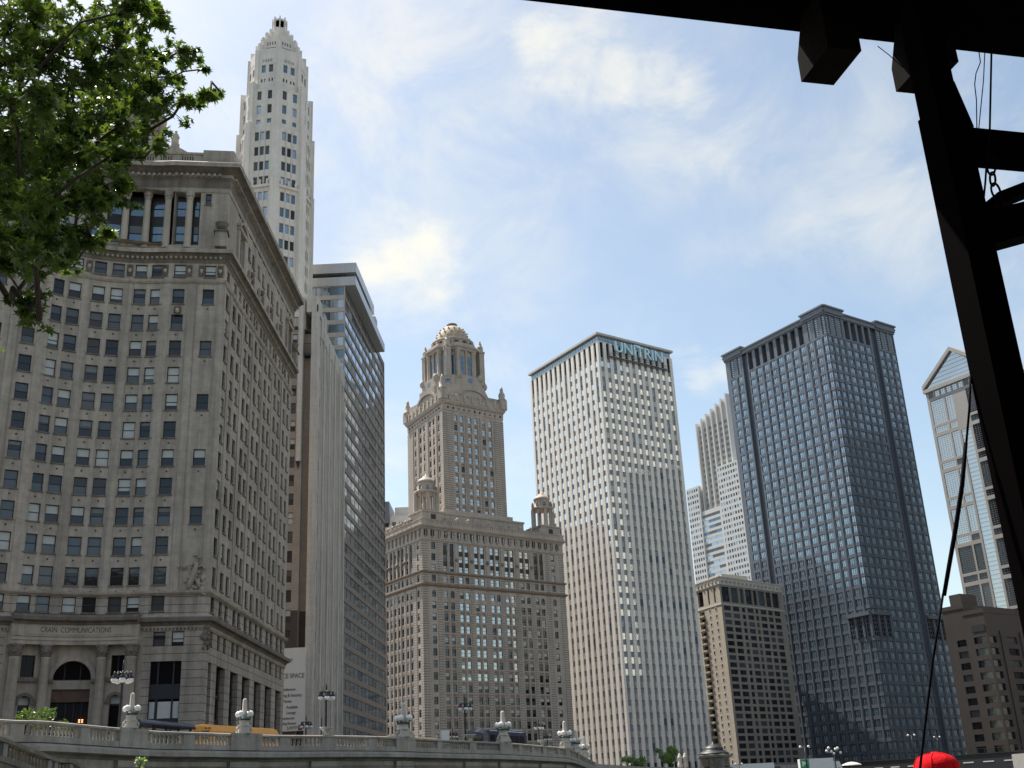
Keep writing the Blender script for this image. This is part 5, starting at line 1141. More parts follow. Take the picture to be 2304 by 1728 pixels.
# ================================================================ RIVER WALL, BALUSTRADE, STREET FURNITURE
mb = MB(); nbk = [(120, 300), (330, 440), (600, 300), (300, 100), (120, 10), (60, 20), (60, 200)]
mb.prism([(112, 318), (140, 312), (400, 300), (400, 60), (110, 60)][::-1], -4.1, 3.9, 'paving', bottom=False); o = mb.build('embankment'); o['kind'] = 'structure'
def smooth(pts, n=4):
    res = []; P_ = [Vector(p) for p in pts]
    for i in range(len(P_) - 1):
        p0, p1, p2, p3 = P_[max(0, i - 1)], P_[i], P_[i + 1], P_[min(len(P_) - 1, i + 2)]
        for k in range(n):
            t = k / n; res.append(.5 * ((2 * p1) + (p2 - p0) * t + (2 * p0 - 5 * p1 + 4 * p2 - p3) * t * t + (3 * p1 - p0 - 3 * p2 + p3) * t ** 3))
    return res + [P_[-1]]
ED = smooth(EDGE, 4); cum = [0.]
for a, b in zip(ED, ED[1:]): cum.append(cum[-1] + (b - a).length)
TOT = cum[-1]
class Path:
    """facade that follows the river edge; the river side is outward (to the right)"""
    L = TOT
    def at(s, u):
        u = max(0, min(TOT - 1e-4, u)); i = max(0, min(len(cum) - 2, int(np.searchsorted(cum, u) - 1))); t = (u - cum[i]) / (cum[i + 1] - cum[i]); p = ED[i].lerp(ED[i + 1], t); d = (ED[i + 1] - ED[i]).normalized()
        return p, Vector((d.y, -d.x)), d
    def __call__(s, u, z, d=0.): p, n, _ = s.at(u); return (p.x + n.x * d, p.y + n.y * d, z)
    def nrm(s, u): return s.at(u)[1]
    def seg(s, u0, u1): return max(1, int(abs(u1 - u0) / 1.6))
PT = Path()
def near_u(x, y): q = [(Vector((x, y)) - p).length for p in ED]; return cum[int(np.argmin(q))]
ped = [(-25.2, 72.46, 7.39), (-20.33, 83.44, 7.65), (-10.38, 98.5, 7.99), (-2.53, 117.23, 8.22), (4.33, 139.01, 8.31), (6.33, 156.36, 8.1), (9.07, 185.4, 8.34)]
pu = [near_u(x, y) for x, y, z in ped]
urn = [(-15.34, 90.07), (-6.47, 109.19), (.97, 129.97)]; uu = [near_u(*p) for p in urn]
vw = thing('river_wall', 'grey stone retaining wall with dark square openings, carrying the street along the river', 'wall', (-15, 90, -4.2))
m = MB(); ph = []
stops = sorted(pu + uu); opn = []
for a, b in zip(stops, stops[1:]):
    if b - a > 6: opn.append((a + 2.2, b - 2.0))
opn.insert(0, (12, 19.5)) if False else None
holes = [(a, b, -1.5, 2.62, 1.6) for a, b in opn]
class PathA(Path): pass
# the wall is drawn as an arc-like facade
us = [i * 1.2 for i in range(int(TOT / 1.2))]
wall(m, PT, 0, TOT - .01, -4.2, 3.65, holes, lambda u, z: 'viaduct_dark' if z > 3.2 else 'viaduct_stone', rev=1.6, us=us, zs=(3.2,))
m.build('wall_face', vw)
m = MB()
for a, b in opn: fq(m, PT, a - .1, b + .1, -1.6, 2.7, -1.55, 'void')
m.build('opening', vw)
m = MB()
for u in stops: fbox(m, PT, u - 1.6, u + 1.4, -4.1, 3.2, -.02, .28, 'viaduct_stone'); fbox(m, PT, u - 1.5, u + 1.3, 2.75, 2.83, .2, .34, 'viaduct_dark')
for a, b in opn: fbox(m, PT, a - .5, b + .5, 2.625, 2.9, -.02, .06, 'viaduct_dark')
m.build('pilaster', vw)
m = MB(); sweep(m, ED, [(-.3, 3.2), (.05, 3.2), (.15, 3.35), (.5, 3.45), (.62, 3.5), (.62, 3.78), (.45, 3.86), (.1, 3.98), (-.3, 3.98)], ['viaduct_dark', 'viaduct_dark', 'viaduct_dark', 'viaduct_dark', 'viaduct_stone', 'viaduct_stone', 'viaduct_stone', 'viaduct_stone', 'viaduct_stone'])
m.build('cornice', vw)
# balustrade
bs = thing('balustrade', 'pale stone balustrade curving along the edge of the street above the river wall', 'balustrade', (-15, 90, 3.98))
m = MB(); sweep(m, ED, [(-.2, 3.983), (.28, 3.983), (.28, 4.3), (.2, 4.34), (-.2, 4.34)], 'viaduct_stone'); m.build('plinth', bs)
m = MB(); sweep(m, ED, [(-.22, 4.92), (.24, 4.92), (.3, 4.97), (.3, 5.08), (.2, 5.12), (-.22, 5.12)], 'viaduct_stone'); m.build('rail', bs)
piers = []; marks = [0] + stops + [TOT]
for a, b in zip(marks, marks[1:]):
    n = max(1, round((b - a) / 5.2))
    for i in range(n): piers.append(a + (b - a) * i / n)
bal = []
for i, u in enumerate(piers):
    big = any(abs(u - q) < .1 for q in pu); hw = 1.65 if big else (.62 if any(abs(u - q) < .1 for q in uu) else .5)
    mp = MB(); fbox(mp, PT, u - hw, u + hw, 3.99, 4.918, -.26, .32 if big else .26, 'viaduct_stone')
    if big: fbox(mp, PT, u - hw, u + hw, 4.915, 5.16, -.28, .34, 'viaduct_stone')
    mp.build('pier', bs)
    nx = piers[i + 1] if i + 1 < len(piers) else TOT; hw2 = 1.65 if any(abs(nx - q) < .1 for q in pu) else .6
    n = int((nx - hw2 - u - hw) / .36)
    for k in range(n): bal.append(u + hw + .2 + (nx - hw2 - u - hw - .4) * k / max(1, n - 1))
def baluster(m, u): p = PT(u, 4.34, 0); m.lathe(p, [(.1, 0), (.1, .05), (.05, .08), (.1, .2), (.105, .28), (.05, .46), (.06, .5), (.1, .53), (.1, .585)], 'viaduct_stone', 7)
vis = sorted(bal, key=lambda u: (0 if PT(u, 0)[0] > -.47 * PT(u, 0)[1] else 1, Vector(PT(u, 0)).length)); own = set(vis[:96]); rest = MB()
for u in bal:
    if u in own: mm = MB(); baluster(mm, u); mm.build('baluster', bs)
    else: baluster(rest, u)
rest.build('baluster', bs, kind='stuff')

# obelisk lamps on the balustrade
def obelisk(loc, label, sc_):
    t = thing('obelisk_lamp', label, 'lamp post', loc, 'obelisk lamps on the balustrade'); x, y, z = loc
    m = MB(); m.box((x, y, z + .1), (1.05, 1.05, .2), 'lamp_stone', .5); m.box((x, y, z + .38), (.8, .8, .36), 'lamp_stone', .5); m.lathe((x, y, z + .56), [(.5, 0), (.52, .08), (.42, .14), (.36, .3), (.4, .42), (.46, .46)], 'lamp_stone', 12)
    for s in (-1, 1): m.tube([(x + s * .62 * .88, y + s * .62 * .48, z + .2), (x + s * .56 * .88, y + s * .56 * .48, z + .42), (x + s * .4 * .88, y + s * .4 * .48, z + .52)], .1, 'lamp_stone')
    m.build('pedestal', t)
    m = MB(); k = 1.0; b, tp = .2, .13; zz = [z + 1.02, z + 2.6, z + 2.78]
    m.lathe((x, y, 0), [(.29, zz[0]), (.2, zz[1]), (.17, zz[1] + .08), (.03, zz[2])], 'lamp_stone', 4, PI / 4 + .5, False); m.build('shaft', t)
    m = MB(); m.lathe((x, y, z + 1.0), [(.3, 0), (.44, .05), (.5, .14), (.4, .2), (.3, .22)], 'iron_green', 12)
    for j in range(4): a = .5 + PI / 2 * j + PI / 4; m.tube([(x + .3 * math.cos(a), y + .3 * math.sin(a), z + 1.06), (x + .52 * math.cos(a), y + .52 * math.sin(a), z + 1.05), (x + .56 * math.cos(a), y + .56 * math.sin(a), z + 1.25)], .06, 'iron_green'); m.lathe((x + .56 * math.cos(a), y + .56 * math.sin(a), z + 1.2), [(.06, 0), (.13, .1), (.1, .14)], 'iron_green', 8)
    m.build('bracket', t)
    for j in range(4): a = .5 + PI / 2 * j + PI / 4; g = MB(); g.sphere((x + .56 * math.cos(a), y + .56 * math.sin(a), z + 1.52), .26, 'globe', 14); g.build('globe', t)
    t.scale = (1, 1, sc_) if False else (sc_, sc_, sc_); return t
names = ['obelisk lamp with white globes in front of the arched entrance, nearest to the tree', 'obelisk lamp with white globes standing before the yellow school bus', 'obelisk lamp with white globes standing before the pale roof of the orange bus', 'obelisk lamp with white globes beside the dark blue coach', 'obelisk lamp with white globes where the balustrade bends away', 'obelisk lamp with white globes just past the bend of the balustrade', 'obelisk lamp with white globes farthest along the balustrade']
ob = None
for (x, y, z), lab, u in zip(ped, names, pu):
    p = PT(u, 5.16, 0); s = (z - 5.16) / 2.78
    if ob is None: ob = obelisk(p, lab, s)
    else: o = dup(ob, p, 0, lab, (s, s, s))
# urn planters
m = MB(); m.lathe((0, 0, 0), [(.22, 0), (.2, .12), (.14, .2), (.3, .32), (.52, .52), (.56, .62), (.5, .62), (.44, .55)], 'lamp_stone', 16)
labs = ['stone bowl planter on the balustrade beside the street lamp before the grey slab', 'stone bowl planter on the balustrade left of the dark blue coach', 'stone bowl planter on the balustrade near its bend']
for i, (u, lab) in enumerate(zip(uu, labs)):
    p = PT(u, 5.12, 0)
    if i == 0: o = m.build('urn_planter'); o.location = p; up0 = o
    else: o = up0.copy(); COL.objects.link(o); o.location = p
    tag(o, lab, 'planter', 'bowl planters on the balustrade')
# street lamps with hanging globes
def street_lamp(loc, label):
    t = thing('street_lamp', label, 'street lamp', loc, 'black street lamps with white globes'); x, y, z = loc
    m = MB(); m.lathe(loc, [(.22, 0), (.22, .5), (.14, .7), (.09, 1.0), (.075, 4.6), (.1, 4.65), (.06, 4.8), (.05, 5.1), (.07, 5.2), (.02, 5.7)], 'iron', 10); m.build('pole', t)
    m = MB()
    for j in range(5):
        a = 2 * PI * j / 5; c, s = math.cos(a), math.sin(a); m.tube([(x, y, z + 4.75), (x + .3 * c, y + .3 * s, z + 4.95), (x + .55 * c, y + .55 * s, z + 4.75)], .04, 'iron'); m.lathe((x + .55 * c, y + .55 * s, z + 4.5), [(.2, 0), (.18, .12), (.08, .2), (.1, .3), (.02, .45)], 'iron', 8)
    m.build('bracket', t)
    for j in range(5): a = 2 * PI * j / 5; g = MB(); g.sphere((x + .55 * math.cos(a), y + .55 * math.sin(a), z + 4.36), .22, 'globe', 12, .85); g.build('globe', t)
    return t
sl_ = None
for (x, y, lab, s) in ((-27.2, 76.0, 'black street lamp with hanging white globes in front of the arched entrance', 1), (-17.0, 96.3, 'tall black street lamp with hanging white globes before the fluted grey slab', 1), (-25.4, 131.0, 'black street lamp low behind the balustrade beside the billboard', 1), (-6.37, 115.8, 'black street lamp with hanging white globes in front of the domed skyscraper', 1), (1.3, 150.0, 'black street lamp with hanging white globes before the right edge of the domed skyscraper', .95), (-11.1, 168, 'small black street lamp peeping over the rail by the bowl planter', 1), (3.0, 190, 'low street lamp with pale globes just before the balustrade bends', 1)):
    z = STREET + .14 - (.1 if s < 1 else 0)
    if sl_ is None: sl_ = street_lamp((x, y, z), lab)
    else: dup(sl_, (x, y, z), 0, lab, (s, s, s))

# ---------------------------------------------------------------- vehicles
def bus(loc, rz, label, body, trim, long_=11.5):
    t = thing('school_bus', label, 'bus', (0, 0, 0)); L_, Wd, H = long_, 2.4, 3.05
    sec = [(-1.2, .6), (-1.22, 1.6), (-1.16, 2.45), (-.95, 2.85), (-.5, 3.03), (0, 3.08), (.5, 3.03), (.95, 2.85), (1.16, 2.45), (1.22, 1.6), (1.2, .6)]
    m = MB(); xs = [-L_ / 2 + 1.5, -L_ / 2 + 1.55, L_ / 2 - .15, L_ / 2]; scs = [.9, 1, 1, .94]
    for i in range(3):
        for (a, b) in zip(sec, sec[1:]):
            q = lambda k, p: (xs[k], p[0] * scs[k], .6 + (p[1] - .6) * (scs[k] if k in (0, 3) else 1)); m.poly([q(i, a), q(i + 1, a), q(i + 1, b), q(i, b)], body)
    for k, rev in ((0, 1), (3, 0)): m.poly([(xs[k], p[0] * scs[k], .6 + (p[1] - .6) * scs[k]) for p in (sec if rev else sec[::-1])], body)
    m.poly([(x, y, .6) for x, y in ((xs[0], -1.2), (xs[3], -1.2), (xs[3], 1.2), (xs[0], 1.2))], 'black_paint')
    m.hexa([(-L_ / 2, -.95, .6), (-L_ / 2 + 1.5, -1.1, .6), (-L_ / 2 + 1.5, 1.1, .6), (-L_ / 2, .95, .6), (-L_ / 2, -.85, 1.5), (-L_ / 2 + 1.5, -1.0, 1.75), (-L_ / 2 + 1.5, 1.0, 1.75), (-L_ / 2, .85, 1.5)], body)
    for z in (.95, 1.35): m.box((.6, 0, z), (L_ - 2, 2.5, .07), trim)
    m.build('body', t)
    for s in (-1, 1):
        for i in range(10):
            x = -L_ / 2 + 2.0 + i * .93; w_ = MB(); w_.hexa([(x, s * 1.19, 1.72), (x + .78, s * 1.19, 1.72), (x + .78, s * 1.245, 1.72), (x, s * 1.245, 1.72), (x, s * 1.16, 2.3), (x + .78, s * 1.16, 2.3), (x + .78, s * 1.21, 2.3), (x, s * 1.21, 2.3)], 'glass_dark'); w_.build('window', t)
    w_ = MB(); w_.box((-L_ / 2 + 1.49, 0, 2.15), (.06, 1.7, .75), 'glass_dark'); w_.box((-L_ / 2 + 1.44, 0, 2.15), (.05, .06, .75), body); w_.build('windscreen', t)
    for x in (-L_ / 2 + 1.0, L_ / 2 - 2.6):
        for s in (-1, 1):
            w_ = MB(); w_.tube([(x, s * .95, .5), (x, s * 1.22, .5)], .5, 'black_paint', 16); w_.build('wheel', t)
    l_ = MB()
    for y in (-.95, -.6, .6, .95): l_.tube([(-L_ / 2 + 1.4, y, 2.75), (-L_ / 2 + 1.5, y, 2.75)], .09, 'sign_red', 8)
    for s in (-1, 1): l_.tube([(-L_ / 2 + 1.5, s * 1.15, 2.2), (-L_ / 2 + .5, s * 1.45, 2.0)], .03, 'black_paint', 6); l_.box((-L_ / 2 + .45, s * 1.45, 1.95), (.08, .2, .35), 'black_paint')
    w_ = MB()
    for y in (-.52, .52): w_.box((L_ / 2 + .005, y, 2.15), (.05, .8, .7), 'glass_dark')
    w_.build('rear_window', t)
    for y in (-.95, -.6, .6, .95): l_.box((L_ / 2 + .01, y, 2.7), (.06, .18, .14), 'sign_red')
    l_.build('lamps_and_mirrors', t); t.location = loc; t.rotation_euler = (0, 0, rz); return t
bus((-26.3, 104.9, STREET + .03), math.atan2(11, 4.2) + PI, 'long yellow school bus behind the balustrade in front of the limestone building', 'school_yellow', 'black_paint', 12.0)
bus((-13.9, 134.0, STREET - .02), math.atan2(15.2, 6.1), 'orange bus with a pale roof, mostly hidden behind the balustrade', 'pale_yellow', 'bus_red', 12.5)
def coach(loc, rz):
    t = thing('coach', 'dark blue coach with a rounded roof behind the balustrade', 'coach', (0, 0, 0)); m = MB(); L_ = 11.0
    sec = [(-1.25, .4), (-1.27, 2.4), (-1.1, 3.0), (-.6, 3.2), (0, 3.25), (.6, 3.2), (1.1, 3.0), (1.27, 2.4), (1.25, .4)]
    xs = [-L_ / 2, -L_ / 2 + .8, -L_ / 2 + 2.4, L_ / 2 - .3, L_ / 2]; h = [.82, .97, 1.0, 1.0, .95]
    for i in range(4):
        for a, b in zip(sec, sec[1:]): q = lambda k, p: (xs[k], p[0] * (.9 if k in (0, 4) else 1), .4 + (p[1] - .4) * h[k]); m.poly([q(i, a), q(i + 1, a), q(i + 1, b), q(i, b)], 'navy_paint')
    for k in (0, 4): m.poly([(xs[k], p[0] * .9, .4 + (p[1] - .4) * h[k]) for p in (sec if k else sec[::-1])], 'navy_paint')
    m.box((.2, 0, 2.86), (L_ - 2.5, 2.46, .06), 'white_paint'); m.build('body', t)
    for s in (-1, 1):
        for i in range(6): w_ = MB(); w_.box((-3.6 + 1.5 * i, s * 1.262, 2.0), (1.35, .04, .85), 'glass_dark'); w_.build('window', t)
    w_ = MB(); w_.box((-L_ / 2 + .2, 0, 1.9), (.5, 1.9, .9), 'glass_dark'); w_.build('windscreen', t)
    for x in (-3.4, 3.2):
        for s in (-1, 1): w_ = MB(); w_.tube([(x, s * .95, .5), (x, s * 1.26, .5)], .5, 'black_paint', 16); w_.build('wheel', t)
    t.location = loc; t.rotation_euler = (0, 0, rz)
coach((-3.6, 129.0, STREET - .05), math.atan2(10.0, 4.6))
# bus shelter
bsx = thing('bus_shelter', 'bus shelter with a dark curved roof behind the balustrade, left of the school bus', 'bus shelter', (-29, 87.5, STREET + .14))
pA, pB = Vector((-29.6, 85.3)), Vector((-27.9, 93.3)); SFc = Fac(pB, pA); SFc = Fac(pA, pB); m = MB(); Ls = SFc.L
for i in range(8):
    a0, a1 = PI * i / 8, PI * (i + 1) / 8; q = lambda a, u: SFc(u, 6.42 + .34 * math.sin(a), .85 * math.cos(a)); m.poly([q(a0, 0), q(a0, Ls), q(a1, Ls), q(a1, 0)], 'navy_paint'); m.poly([q(a0, 0), q(a1, 0), SFc(0, 6.42, 0)], 'navy_paint'); m.poly([q(a0, Ls), q(a1, Ls), SFc(Ls, 6.42, 0)], 'navy_paint')
fbox(m, SFc, 0, Ls, 6.3, 6.42, -.9, .9, 'black_paint'); m.build('roof', bsx)
for i in range(5): u = .3 + (Ls - .6) * i / 4; m = MB(); fbox(m, SFc, u - .07, u + .07, STREET + .14, 6.3, .5, .64, 'black_paint'); m.build('post', bsx)
for i in range(4): u = .4 + (Ls - .6) * i / 4; m = MB(); fbox(m, SFc, u, u + (Ls - .8) / 4 - .08, 4.5, 6.2, -.6, -.55, 'blind_dim' if i != 1 else 'concrete_pale'); m.build('panel', bsx)
m = MB(); fbox(m, SFc, 1.5, 2.6, 4.9, 5.6, -.54, -.5, 'navy_paint'); m.build('poster', bsx)
# small objects on the street
m = MB(); p = (-17.6, 97.6); m.tube([(p[0], p[1], STREET), (p[0], p[1], 7.0)], .05, 'iron'); m.box((p[0] + .35, p[1], 6.1), (.95, .04, .3), 'blue_sign'); o = m.build('street_sign', loc=(p[0], p[1], STREET)); tag(o, 'small blue street sign beside the tall street lamp', 'sign')
m = MB(); m.box((-8.6, 118, 6.0), (.9, .25, 1.3), 'white_paint', .6); m.tube([(-8.6, 118, STREET), (-8.6, 118, 5.4)], .05, 'iron'); o = m.build('notice_board', loc=(-8.6, 118, STREET)); tag(o, 'small white notice board behind the rail, left of the blue coach', 'notice board')
# stone stair coming down on the left
st = thing('stone_stair', 'stone stair with a baluster parapet descending at the bottom left corner', 'stair', (-22, 50, -4))
m = MB(); pts = [Vector((-22.2, 40.5, 0)), Vector((-22.0, 47.7, 0)), Vector((-21.98, 53, 0)), Vector((-22.05, 55, 0)), Vector((-22.05, 59.5, 0))]; zt = [3.75, 3.22, 2.6, 2.6, 1.8]
for i in range(4):
    a, b = pts[i], pts[i + 1]; d = (b - a).normalized(); n_ = Vector((d.y, -d.x, 0)) * .2
    for lo, hi, mt_n, w_ in ((-6, -.95, 'viaduct_dark', 1.2), (-.95, -.72, 'viaduct_dark', 1.5), (-.16, 0, 'viaduct_dark', 1.4)):  # darker stone puts the shade on the stair into its colour
        z0a, z0b = (lo + zt[i], lo + zt[i + 1]) if lo > -5 else (-4.2, -4.2); n2 = n_ * w_
        m.hexa([(*(a - n2)[:2], z0a), (*(b - n2)[:2], z0b), (*(b + n2)[:2], z0b), (*(a + n2)[:2], z0a), (*(a - n2)[:2], zt[i] + hi), (*(b - n2)[:2], zt[i + 1] + hi), (*(b + n2)[:2], zt[i + 1] + hi), (*(a + n2)[:2], zt[i] + hi)], mt_n)
m.build('parapet', st)
m = MB()
for i in range(4):
    a, b = pts[i], pts[i + 1]; n = int((b - a).length / .34)
    for k in range(n):
        t_ = (k + .5) / n; p = a.lerp(b, t_); z = zt[i] + (zt[i + 1] - zt[i]) * t_
        if k % 13 == 0: m.box((p.x, p.y, z - .44), (.4, .4, .56), 'viaduct_stone', math.atan2((b - a).y, (b - a).x))
        else: m.lathe((p.x, p.y, z - .72), [(.09, 0), (.05, .08), (.1, .22), (.05, .42), (.09, .56)], 'viaduct_dark', 6)
m.build('baluster', st, kind='stuff')
m = MB()
for k in range(40):
    y = 40.5 + .48 * k; h = 6.7 - 1.9 * k / 40; m.box((-23.6, y, -4.2 + h / 2), (2.6, .478, h), 'viaduct_stone')
m.build('steps', st)
# shrubs and young trees: leafy clumps made of many small leaves
def leaf_cloud(name, clumps, n, size, mt, stems, label, cat, loc, group=None, kind=None):
    t = thing(name, label, cat, loc, group); m = MB()
    for (c, r, k) in clumps:
        for _ in range(int(n * k)):
            v = Vector((random.gauss(0, 1), random.gauss(0, 1), random.gauss(0, 1))).normalized() * (random.random() ** .4); p = Vector(c) + Vector((v.x * r, v.y * r, v.z * r * .9)); a = Vector((random.gauss(0, 1), random.gauss(0, 1), random.gauss(0, .6))).normalized(); b = a.cross(Vector((random.gauss(0, 1), random.gauss(0, 1), random.gauss(0, 1)))).normalized(); s = size * random.uniform(.6, 1.3)
            m.poly([p - a * s, p + b * s * .55, p + a * s, p - b * s * .55], mt)
    m.build('foliage', t); m = MB()
    for s_ in stems: m.tube(*s_)
    m.build('trunk', t); return t
def rnd_clumps(c, r, h, n, cr): return [((c[0] + random.gauss(0, r * .45), c[1] + random.gauss(0, r * .45), c[2] + random.uniform(-h / 2, h / 2)), cr * random.uniform(.6, 1.2), random.uniform(.6, 1.2)) for _ in range(n)]
bp = (-29.2, 69.0); leaf_cloud('shrub', rnd_clumps((bp[0], bp[1], 5.55), 1.0, .8, 7, .5), 150, .11, 'leaf', [([(bp[0], bp[1], STREET), (bp[0], bp[1], 5.4)], .07, 'bark')], 'round green shrub behind the balustrade in front of the arched doorway', 'shrub', (bp[0], bp[1], STREET))
sp_ = (-16.3, 47.5)
leaf_cloud('sapling', [((-16.8, 47.5, 1.45), .35, .5), ((-15.9, 47.3, 2.05), .3, .5), ((-16.4, 47.6, 1.0), .5, .8), ((-15.8, 47.4, 1.2), .45, .7), ((-17.3, 47.6, .9), .4, .6)], 110, .09, 'leaf_far', [([(-16.3, 47.5, -4), (-16.3, 47.5, 1.4)], .05, 'bark'), ([(-16.3, 47.5, .6), (-15.9, 47.3, 2.0)], .03, 'bark'), ([(-16.3, 47.5, .3), (-16.9, 47.5, 1.5)], .03, 'bark')], 'young sapling with bright green leaves in front of the river wall', 'sapling', (-16.3, 47.5, -4.2))
for i, (x, y, zt_, r, lab) in enumerate(((37.6, 314, 10.7, 2.8, 'tall green tree by the river, right one of the two before the marble tower'), (28.7, 318, 8.9, 2.6, 'lower green tree by the river, left one of the two before the marble tower'))):
    leaf_cloud('riverside_tree', rnd_clumps((x, y, zt_ - 2.6), r * 1.2, 4.6, 16, 1.2), 170, .28, 'leaf_far', [([(x, y, 3.9), (x, y, zt_ - 3)], .25, 'bark'), ([(x, y, zt_ - 4), (x + 1.4, y, zt_ - 1.5)], .1, 'bark'), ([(x, y, zt_ - 4), (x - 1.4, y, zt_ - 1.8)], .1, 'bark')], lab, 'tree', (x, y, 3.9), 'trees by the river')
# bridge house, columns, trucks and lamps by the far bridge
bhz = thing('bridge_house', 'small dark stone bridge house with a domed lead roof', 'bridge house', (47.4, 300, -4)); m = MB(); c = (47.4, 300)
m.lathe((c[0], c[1], -4), [(4.2, 0), (4.2, 7.6), (4.6, 7.8), (4.6, 8.4), (3.9, 8.5), (3.9, 10.8), (4.5, 11), (4.6, 11.6), (4.2, 11.7)], 'viaduct_dark', 8, PI / 8, False); m.build('wall', bhz)
m = MB(); m.lathe((c[0], c[1], 7.7), [(4.2, 0), (3.7, .5), (2.9, .9), (2.6, 1.0), (2.6, 1.5), (2.2, 1.9), (1.2, 2.4), (.3, 2.6), (.15, 3.2)], 'iron', 16); m.build('roof', bhz)
for k in range(8): a = PI / 4 * k; w_ = MB(); w_.box((c[0] + 3.65 * math.cos(a), c[1] + 3.65 * math.sin(a), 5.6), (.1, 1.5, 2.0), 'glass_dark', a); w_.build('window', bhz)
for i, (x, lab) in enumerate(((38.9, 'short stone pylon left of the bridge house, left one of the two'), (40.3, 'short stone pylon left of the bridge house, right one of the two'))):
    if i == 0: m = MB(); m.lathe((0, 0, 0), [(.7, 0), (.7, 2.0), (.55, 2.2), (.6, 3.3), (.75, 3.4), (.5, 3.7), (.35, 4.3), (.1, 4.6)], 'lamp_stone', 10); o = m.build('stone_pylon'); py0 = o
    else: o = py0.copy(); COL.objects.link(o)
    o.location = (x, 303, 3.98); tag(o, lab, 'pylon', 'pylons by the bridge house')
FE = [Vector(p) for p in [EDGE[-1]] + FAR_EDGE]
fw = thing('far_river_wall', 'low stone river wall running on below the far towers', 'wall', (60, 310, -4.2)); m = MB()
for a, b in zip(FE, FE[1:]): F = Fac(a, b); fq(m, F, 0, F.L, -4.2, 3.98, 0, 'viaduct_stone'); fbox(m, F, 0, F.L, 3.99, 4.9, -.25, .15, 'viaduct_stone')
m.build('wall_face', fw)
def truck(loc, rz, label, l_, cab, name='box_truck'):
    t = thing(name, label, 'truck', (0, 0, 0)); m = MB(); m.box((0, 0, 2.15), (l_, 2.5, 2.7), 'white_paint'); m.box((0, 0, .72), (l_, 2.2, .14), 'black_paint'); m.build('cargo_box', t)
    m = MB(); m.hexa([(l_ / 2 + .1, -1.1, .6), (l_ / 2 + 2.2, -1.1, .6), (l_ / 2 + 2.2, 1.1, .6), (l_ / 2 + .1, 1.1, .6), (l_ / 2 + .1, -1.1, 2.6), (l_ / 2 + 1.5, -1.1, 2.6), (l_ / 2 + 1.5, 1.1, 2.6), (l_ / 2 + .1, 1.1, 2.6)], cab); m.build('cab', t)
    for x in (-l_ / 2 + 1, l_ / 2 + 1.2):
        for s in (-1, 1): w_ = MB(); w_.tube([(x, s * .9, .5), (x, s * 1.2, .5)], .5, 'black_paint', 12); w_.build('wheel', t)
    t.location = loc; t.rotation_euler = (0, 0, rz); return t
mb = MB(); mb.prism([(44, 308), (44, 294), (104, 294), (104, 308)][::1], -4.1, 1.6, 'asphalt'); o = mb.build('lower_road'); o['kind'] = 'structure'
truck((56.0, 300, 1.6), 0, 'long white box truck with a dark blue cab before the base of the buff hotel', 12.5, 'navy_paint')
t2 = truck((73.2, 300, 2.1), 0, 'white box truck with a green panel at its end, below the granite tower', 8.6, 'white_paint')
m = MB(); m.box((-3.1, -1.27, 2.3), (2.2, .04, 2.2), 'green_paint'); m.poly([(-3.8, -1.295, 1.6), (-2.5, -1.295, 2.6), (-3.8, -1.295, 3.1)], 'white_paint'); o = m.build('green_panel', None); o.parent = t2; o.location = (0, 0, 0)
m = MB(); m.lathe((0, 0, 0), [(.06, 0), (.06, 1.9), (2.6, 1.95), (2.4, 2.2), (1.2, 2.6), (.05, 2.8)], 'pale_canvas', 12, 0, False); o = m.build('parasol'); o.location = (82.3, 300, 1.6); tag(o, 'pale parasol at the foot of the granite tower', 'parasol')
dw = thing('road_bridge', 'dark steel bridge deck across the river at the bottom right', 'bridge', (95, 300, 3)); m = MB()
ba, bb = Vector((86.5, 329)), Vector((113.3, 267.5)); F = Fac(bb, ba); F = Fac(ba, bb); bx2 = bb + (bb - ba) * 1.2; F = Fac(ba, bx2)
fbox(m, F, 0, F.L, 1.0, 4.4, -14, 0, 'frame_dark'); fbox(m, F, 0, F.L, 4.4, 4.62, -.3, .25, 'iron'); m.build('deck', dw)
m = MB()
for u in np.arange(2, F.L, 6.5): fbox(m, F, u, u + 3.4, 2.55, 2.8, .01, .08, 'concrete_pale')
m.build('white_strip', dw); m = MB()
for u in np.arange(0, F.L, 2.2): fbox(m, F, u, u + .12, 4.62, 5.6, -.12, .0, 'iron')
fbox(m, F, 0, F.L, 5.6, 5.7, -.14, .02, 'iron'); m.build('railing', dw)
def twin_lamp(loc, label):
    t = thing('twin_lamp', label, 'lamp post', loc, 'twin globe lamp posts by the far bridge'); x, y, z = loc; m = MB(); m.tube([(x, y, z), (x, y, z + 7.6)], .17, 'iron', 8); m.tube([(x - 1.1, y, z + 7.4), (x, y, z + 7.7), (x + 1.1, y, z + 7.4)], .09, 'iron', 6); m.build('pole', t)
    for s in (-1.1, 1.1): g = MB(); g.sphere((x + s, y, z + 7.75), .36, 'globe', 10); g.build('globe', t)
    return t
tl = None
for x, y, z, sc_, lab in ((67.3, 285, 1.0, .92, 'twin globe lamp post before the right edge of the buff hotel'), (99.4, 302, 4.4, .75, 'twin globe lamp post before the granite tower, just left of the hanging cord'), (103.0, 293.6, 4.4, .62, 'twin globe lamp post seen right of the hanging cord'), (51.7, 290, -.6, .72, 'twin globe lamp post rising behind the bridge house on its right')):
    if tl is None: tl = twin_lamp((x, y, z), lab); tl.scale = (sc_,) * 3
    else: dup(tl, (x, y, z), 0, lab, (sc_,) * 3)
m = MB()
for i in range(7): m.sphere((72.6 + i * .55, 285, 6.9 + .7 * math.sin(i * 1.7)), .36, 'globe', 8)
